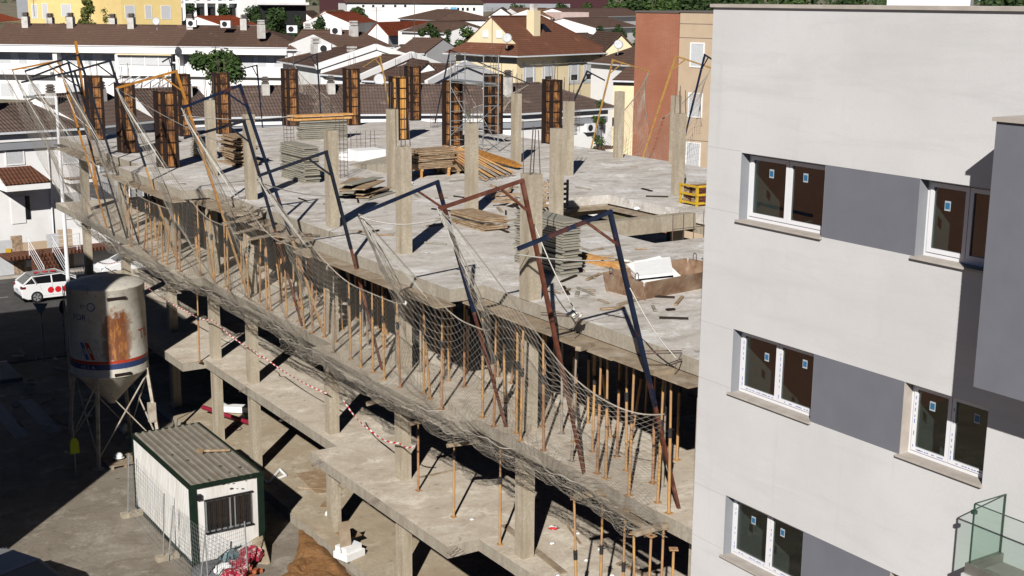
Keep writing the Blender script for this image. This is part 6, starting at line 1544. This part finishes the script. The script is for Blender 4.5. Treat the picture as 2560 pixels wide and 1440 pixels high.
t, W, H = block(868, 1208, 8, 330, 340, 3, 'white school with small windows and a grey face mural', 'housewhite', 14, 'school', 'school')
put_wins(t, [(u, u+6, 19, 27) for u in (1142, 1154, 1166, 1182)]+[(u, u+6, 46, 52) for u in (1142, 1154, 1166, 1190)]+[(u, u+6, 12, 18) for u in (905, 930, 955, 985, 1010)], 'dark')
q = MB(); q.add([(-.5,-.6,H+.1),(W+.6,-.6,H+.1),(W+.6,8,H+1.6),(-.5,8,H+1.6)], [(0,1,2,3)]); q.build('roof', MT['tilebrown'], t)
m1 = MB(); c0 = fpx(t, 1116, 52, 0); c1_ = fpx(t, 1116, 17, 0); hz = (c1_[1]-c0[1]); 
m1.ball((c0[0], 0, c0[1]+hz/2), hz/2, 16, 12, (.62, .012, 1)); mm, nt, b = NM('mural_grey'); co = coords(nt, (1,1,1)); f, _ = noise_fac(nt, co, .8, 4, .6, .42, .58); nt.links.new(mix(nt, f, (.04,.04,.045), (.62,.62,.62)), b.inputs['Base Color']); m1.build('mural_face', mm, t)
m2 = MB(); x0_, z0_ = fpx(t, 1126, 52, 0); x1_, z1_ = fpx(t, 1143, 18, 0); m2.box(x0_, x1_, -.03, -.004, z0_, z1_); m2.build('mural_blue', flat('mural_blue', (.12,.42,.72), .8), t)
m3 = MB(); x0_, z0_ = fpx(t, 1098, 54, 0); m3.add([(x0_,-.03,z0_),(x0_+3,-.03,z0_),(x0_+2.4,-.03,z0_+1.3)], [(0,1,2)]); m3.build('mural_pink', flat('mural_pink', (.75,.42,.55), .8), t)
# ---- trees
MT['leafdark'] = M('leaf_dark', (.030,.058,.014), (.014,.032,.008), 1.6, .7, (.055,.085,.02), 1.1, bs=0)
MT['leafgreen'] = M('leaf_green', (.045,.085,.018), (.022,.050,.010), 1.6, .7, (.085,.12,.028), 1.1, bs=0)
MT['leafyellow'] = M('leaf_yellowish', (.10,.11,.022), (.05,.065,.014), 1.6, .7, (.17,.15,.04), 1.1, bs=0)
MT['bark'] = M('bark', (.10,.075,.055), (.06,.045,.035), 6, .9)
def tree(P, h, r, label, mat='leafgreen', n=1500, group='trees among the houses', ls=None, flatk=1.0, seed=0, trunk=.35):
    rn = random.Random(seed+int(P[0]*7)); t = thing('tree', label, 'tree', tuple(P), 0, group); ls = ls or r*.10
    q = MB(); ht = h*trunk; q.tube((0,0,-.5), (rn.uniform(-.1,.1)*r,0,ht), r*.09, 7, r*.055)
    cl = []
    for k in range(9):
        a = rn.uniform(0, 6.28); rr = r*rn.uniform(.25, .72); z = ht+(h-ht)*rn.uniform(.15, .82); c = Vector((rr*math.cos(a), rr*math.sin(a), z)); cl.append((c, r*rn.uniform(.28, .48)))
        q.tube((0,0,ht*.9), c, r*.045, 5, r*.015)
    cl.append((Vector((0,0,h-r*.3)), r*.4)); cl.append((Vector((0,0,ht+(h-ht)*.5)), r*.55))
    q.build('trunk', MT['bark'], t)
    q = MB()
    for i in range(n):
        c, cr = rn.choice(cl); d = Vector((rn.gauss(0,1), rn.gauss(0,1), rn.gauss(0,1)*flatk)).normalized(); p = c+d*cr*(rn.random()**.45)
        s = ls*rn.uniform(.6, 1.4); nn = (d+Vector((rn.gauss(0,.6), rn.gauss(0,.6), rn.gauss(.3,.6)))).normalized(); u_ = nn.cross(Vector((rn.random(), rn.random(), rn.random()+.1))).normalized(); w_ = nn.cross(u_)
        q.add([p-u_*s, p+w_*s*.55, p+u_*s, p-w_*s*.55], [(0,1,2,3)])
    q.build('crown', MT[mat], t); return t
def tree_px(u, vt, vb, wpx_, d, label, mat='leafgreen', n=1500, **k):
    P = pd(u, vb, d); r = wpx_/2*d/F_PX; g_ = terr(P.x, P.y); zt_ = vz(P.x, P.y, vt); base = P.z-.8 if P.z-g_ > 8 else g_
    base = min(base, zt_-2.0*r*.8); return tree((P.x, P.y, base), zt_-base, r, label, mat, n, **k)
tree_px(548, 136, 222, 150, 101, 'leafy dark green tree behind the middle column formworks', 'leafgreen', 6500, ls=.15, seed=3)
tree_px(172, 40, 62, 42, 175, 'low yellowish tree before the yellow block, left', 'leafyellow', 700, seed=1); tree_px(222, -2, 62, 60, 178, 'tall spiky tree before the yellow block', 'leafyellow', 1300, seed=2, ls=.30); tree_px(262, 20, 62, 45, 175, 'yellowish tree before the yellow block, right', 'leafyellow', 800, seed=5)
for i, (u, vt, vb, wd, d, mt, lab) in enumerate(((480,10,62,70,215,'leafdark','dark tree left of the red roof above the second row'), (560,12,40,80,240,'leafdark','dark tree below the white flats'), (690,20,70,90,210,'leafdark','wide dark tree right of the red roof'), (640,14,45,60,235,'leafdark','dark tree behind the red roof'),
      (745,38,75,50,185,'leafdark','dark tree behind the tall double cooling unit'), (1075,60,106,74,165,'leafdark','round dark tree in the middle of the roofs'), (1165,66,112,86,160,'leafgreen','round fresh green tree left of the villa'), (1120,75,110,50,170,'leafdark','dark tree between the two round ones'),
      (895,18,36,50,330,'leafgreen','small tree left of the school'), (1285,12,40,70,330,'leafdark','dark tree in front of the long hall, left'), (1400,8,36,60,340,'leafdark','dark tree in front of the long hall, middle'), (1470,8,34,60,340,'leafgreen','tree in front of the long hall, right'),
      (1535,8,36,80,330,'leafgreen','green tree right of the long hall'), (1590,2,30,90,335,'leafdark','dark tree above the long brown roof'), (1660,-6,30,110,330,'leafgreen','broad green tree above the brick block'), (1740,-8,30,110,330,'leafdark','broad dark tree above the beige block'),
      (1500,66,95,50,190,'leafdark','bush in front of the white gable'), (1545,64,92,60,190,'leafdark','bush left of the brick block'), (1590,70,96,50,190,'leafgreen','bush at the corner of the brick block'),
      (1850,-12,22,120,300,'leafdark','dark tree above the left of the white block roof'), (1990,-12,22,120,300,'leafgreen','green tree above the white block roof'), (2500,-14,22,150,300,'leafdark','dark tree at the upper right corner'), (2120,-10,20,100,310,'leafdark','dark tree above the middle of the white block roof'),
      (800,40,62,60,230,'leafdark','dark bushes below the ochre roof'), (1500,250,300,60,92,'leafgreen','small tree in the porch gap beside the brick block'), (1170,280,330,40,88,'leafgreen','shrub in the yard behind the scaffold tower'))):
    tree_px(u, vt, vb, wd, d, lab, mt, 2200 if d > 150 else 1600, seed=i*3+11)
side_house(560, 66, 650, 64, 205, 40, 'flat red roof between the dark trees', 5, roof='tilered', group='red roofed houses')
# far woods closing the view
q = MB(); rn = random.Random(5)
for i in range(9000):
    u = rn.uniform(-250, 2900); d = rn.uniform(560, 900); P = pd(u, 0, d); P.z = terr(P.x, P.y)+ (rn.random()**.6)*(15+6*math.sin(u*.013)+3*math.sin(u*.05))-3; s = rn.uniform(.8, 1.8)
    n_ = Vector((rn.gauss(-.6,.5), rn.gauss(-.7,.5), rn.gauss(.4,.5))).normalized(); u_ = n_.cross(Vector((rn.random(), rn.random(), 1))).normalized(); w_ = n_.cross(u_)
    q.add([P-u_*s, P+w_*s, P+u_*s, P-w_*s], [(0,1,2,3)])
o = q.build('far_woods', MT['leafdark']); tag(o, 'dark wooded skyline closing the view behind the town', 'woods', kind='stuff')
# ---- roof antennas
def antenna(u, vb, vt, d, label):
    P = pd(u, vb, d); z1 = vz(P.x, P.y, vt); q = MB(); q.tube(P, (P.x, P.y, z1), .03, 4)
    for k in range(4): q.tube((P.x-.5+.08*k, P.y+.3, z1-.15*k), (P.x+.5-.08*k, P.y-.3, z1-.15*k), .014, 3)
    solo(q, 'roof_antenna', MT['rebar'], label, 'antenna', 'thin aerials on the roofs')
for (u, vb, vt, d, lab) in ((540,150,105,110,'aerial above the leafy tree'),(86,40,-5,150,'aerial before the yellow block'),(942,100,18,125,'aerial behind the double cooling unit'),(1037,140,-5,110,'tall thin aerial in the middle of the roofs'),(1230,150,20,115,'tall aerial in front of the villa'),(1630,60,-5,200,'aerial above the brick block'),(735,180,130,96,'dark aerial pole over the dark formwork')): antenna(u, vb, vt, d, lab)
for (u, v, d, lab) in ((391,54,140,'satellite dish beside the chimney on the second row'), (950,200,92,'dark satellite dish behind the bright formwork'), (1268,96,118,'satellite dish on the villa gable'), (1546,112,120,'satellite dish on the stained cream gable')):
    P = pd(u, v, d); q = MB(); q.lathe([(0,.0),(.25,.03),(.42,.12),(.44,.13),(.25,.05),(0,.02)], (0,0,0), 16); R_ = Vector((-.5,-.8,.3)).to_track_quat('Z','Y').to_matrix(); q.v = [tuple(R_ @ Vector(p)+P) for p in q.v]; q.tube(P, P+Vector((.1,.2,-.9)), .03, 5)
    solo(q, 'satellite_dish', MT['palegrey'], lab, 'satellite dish')
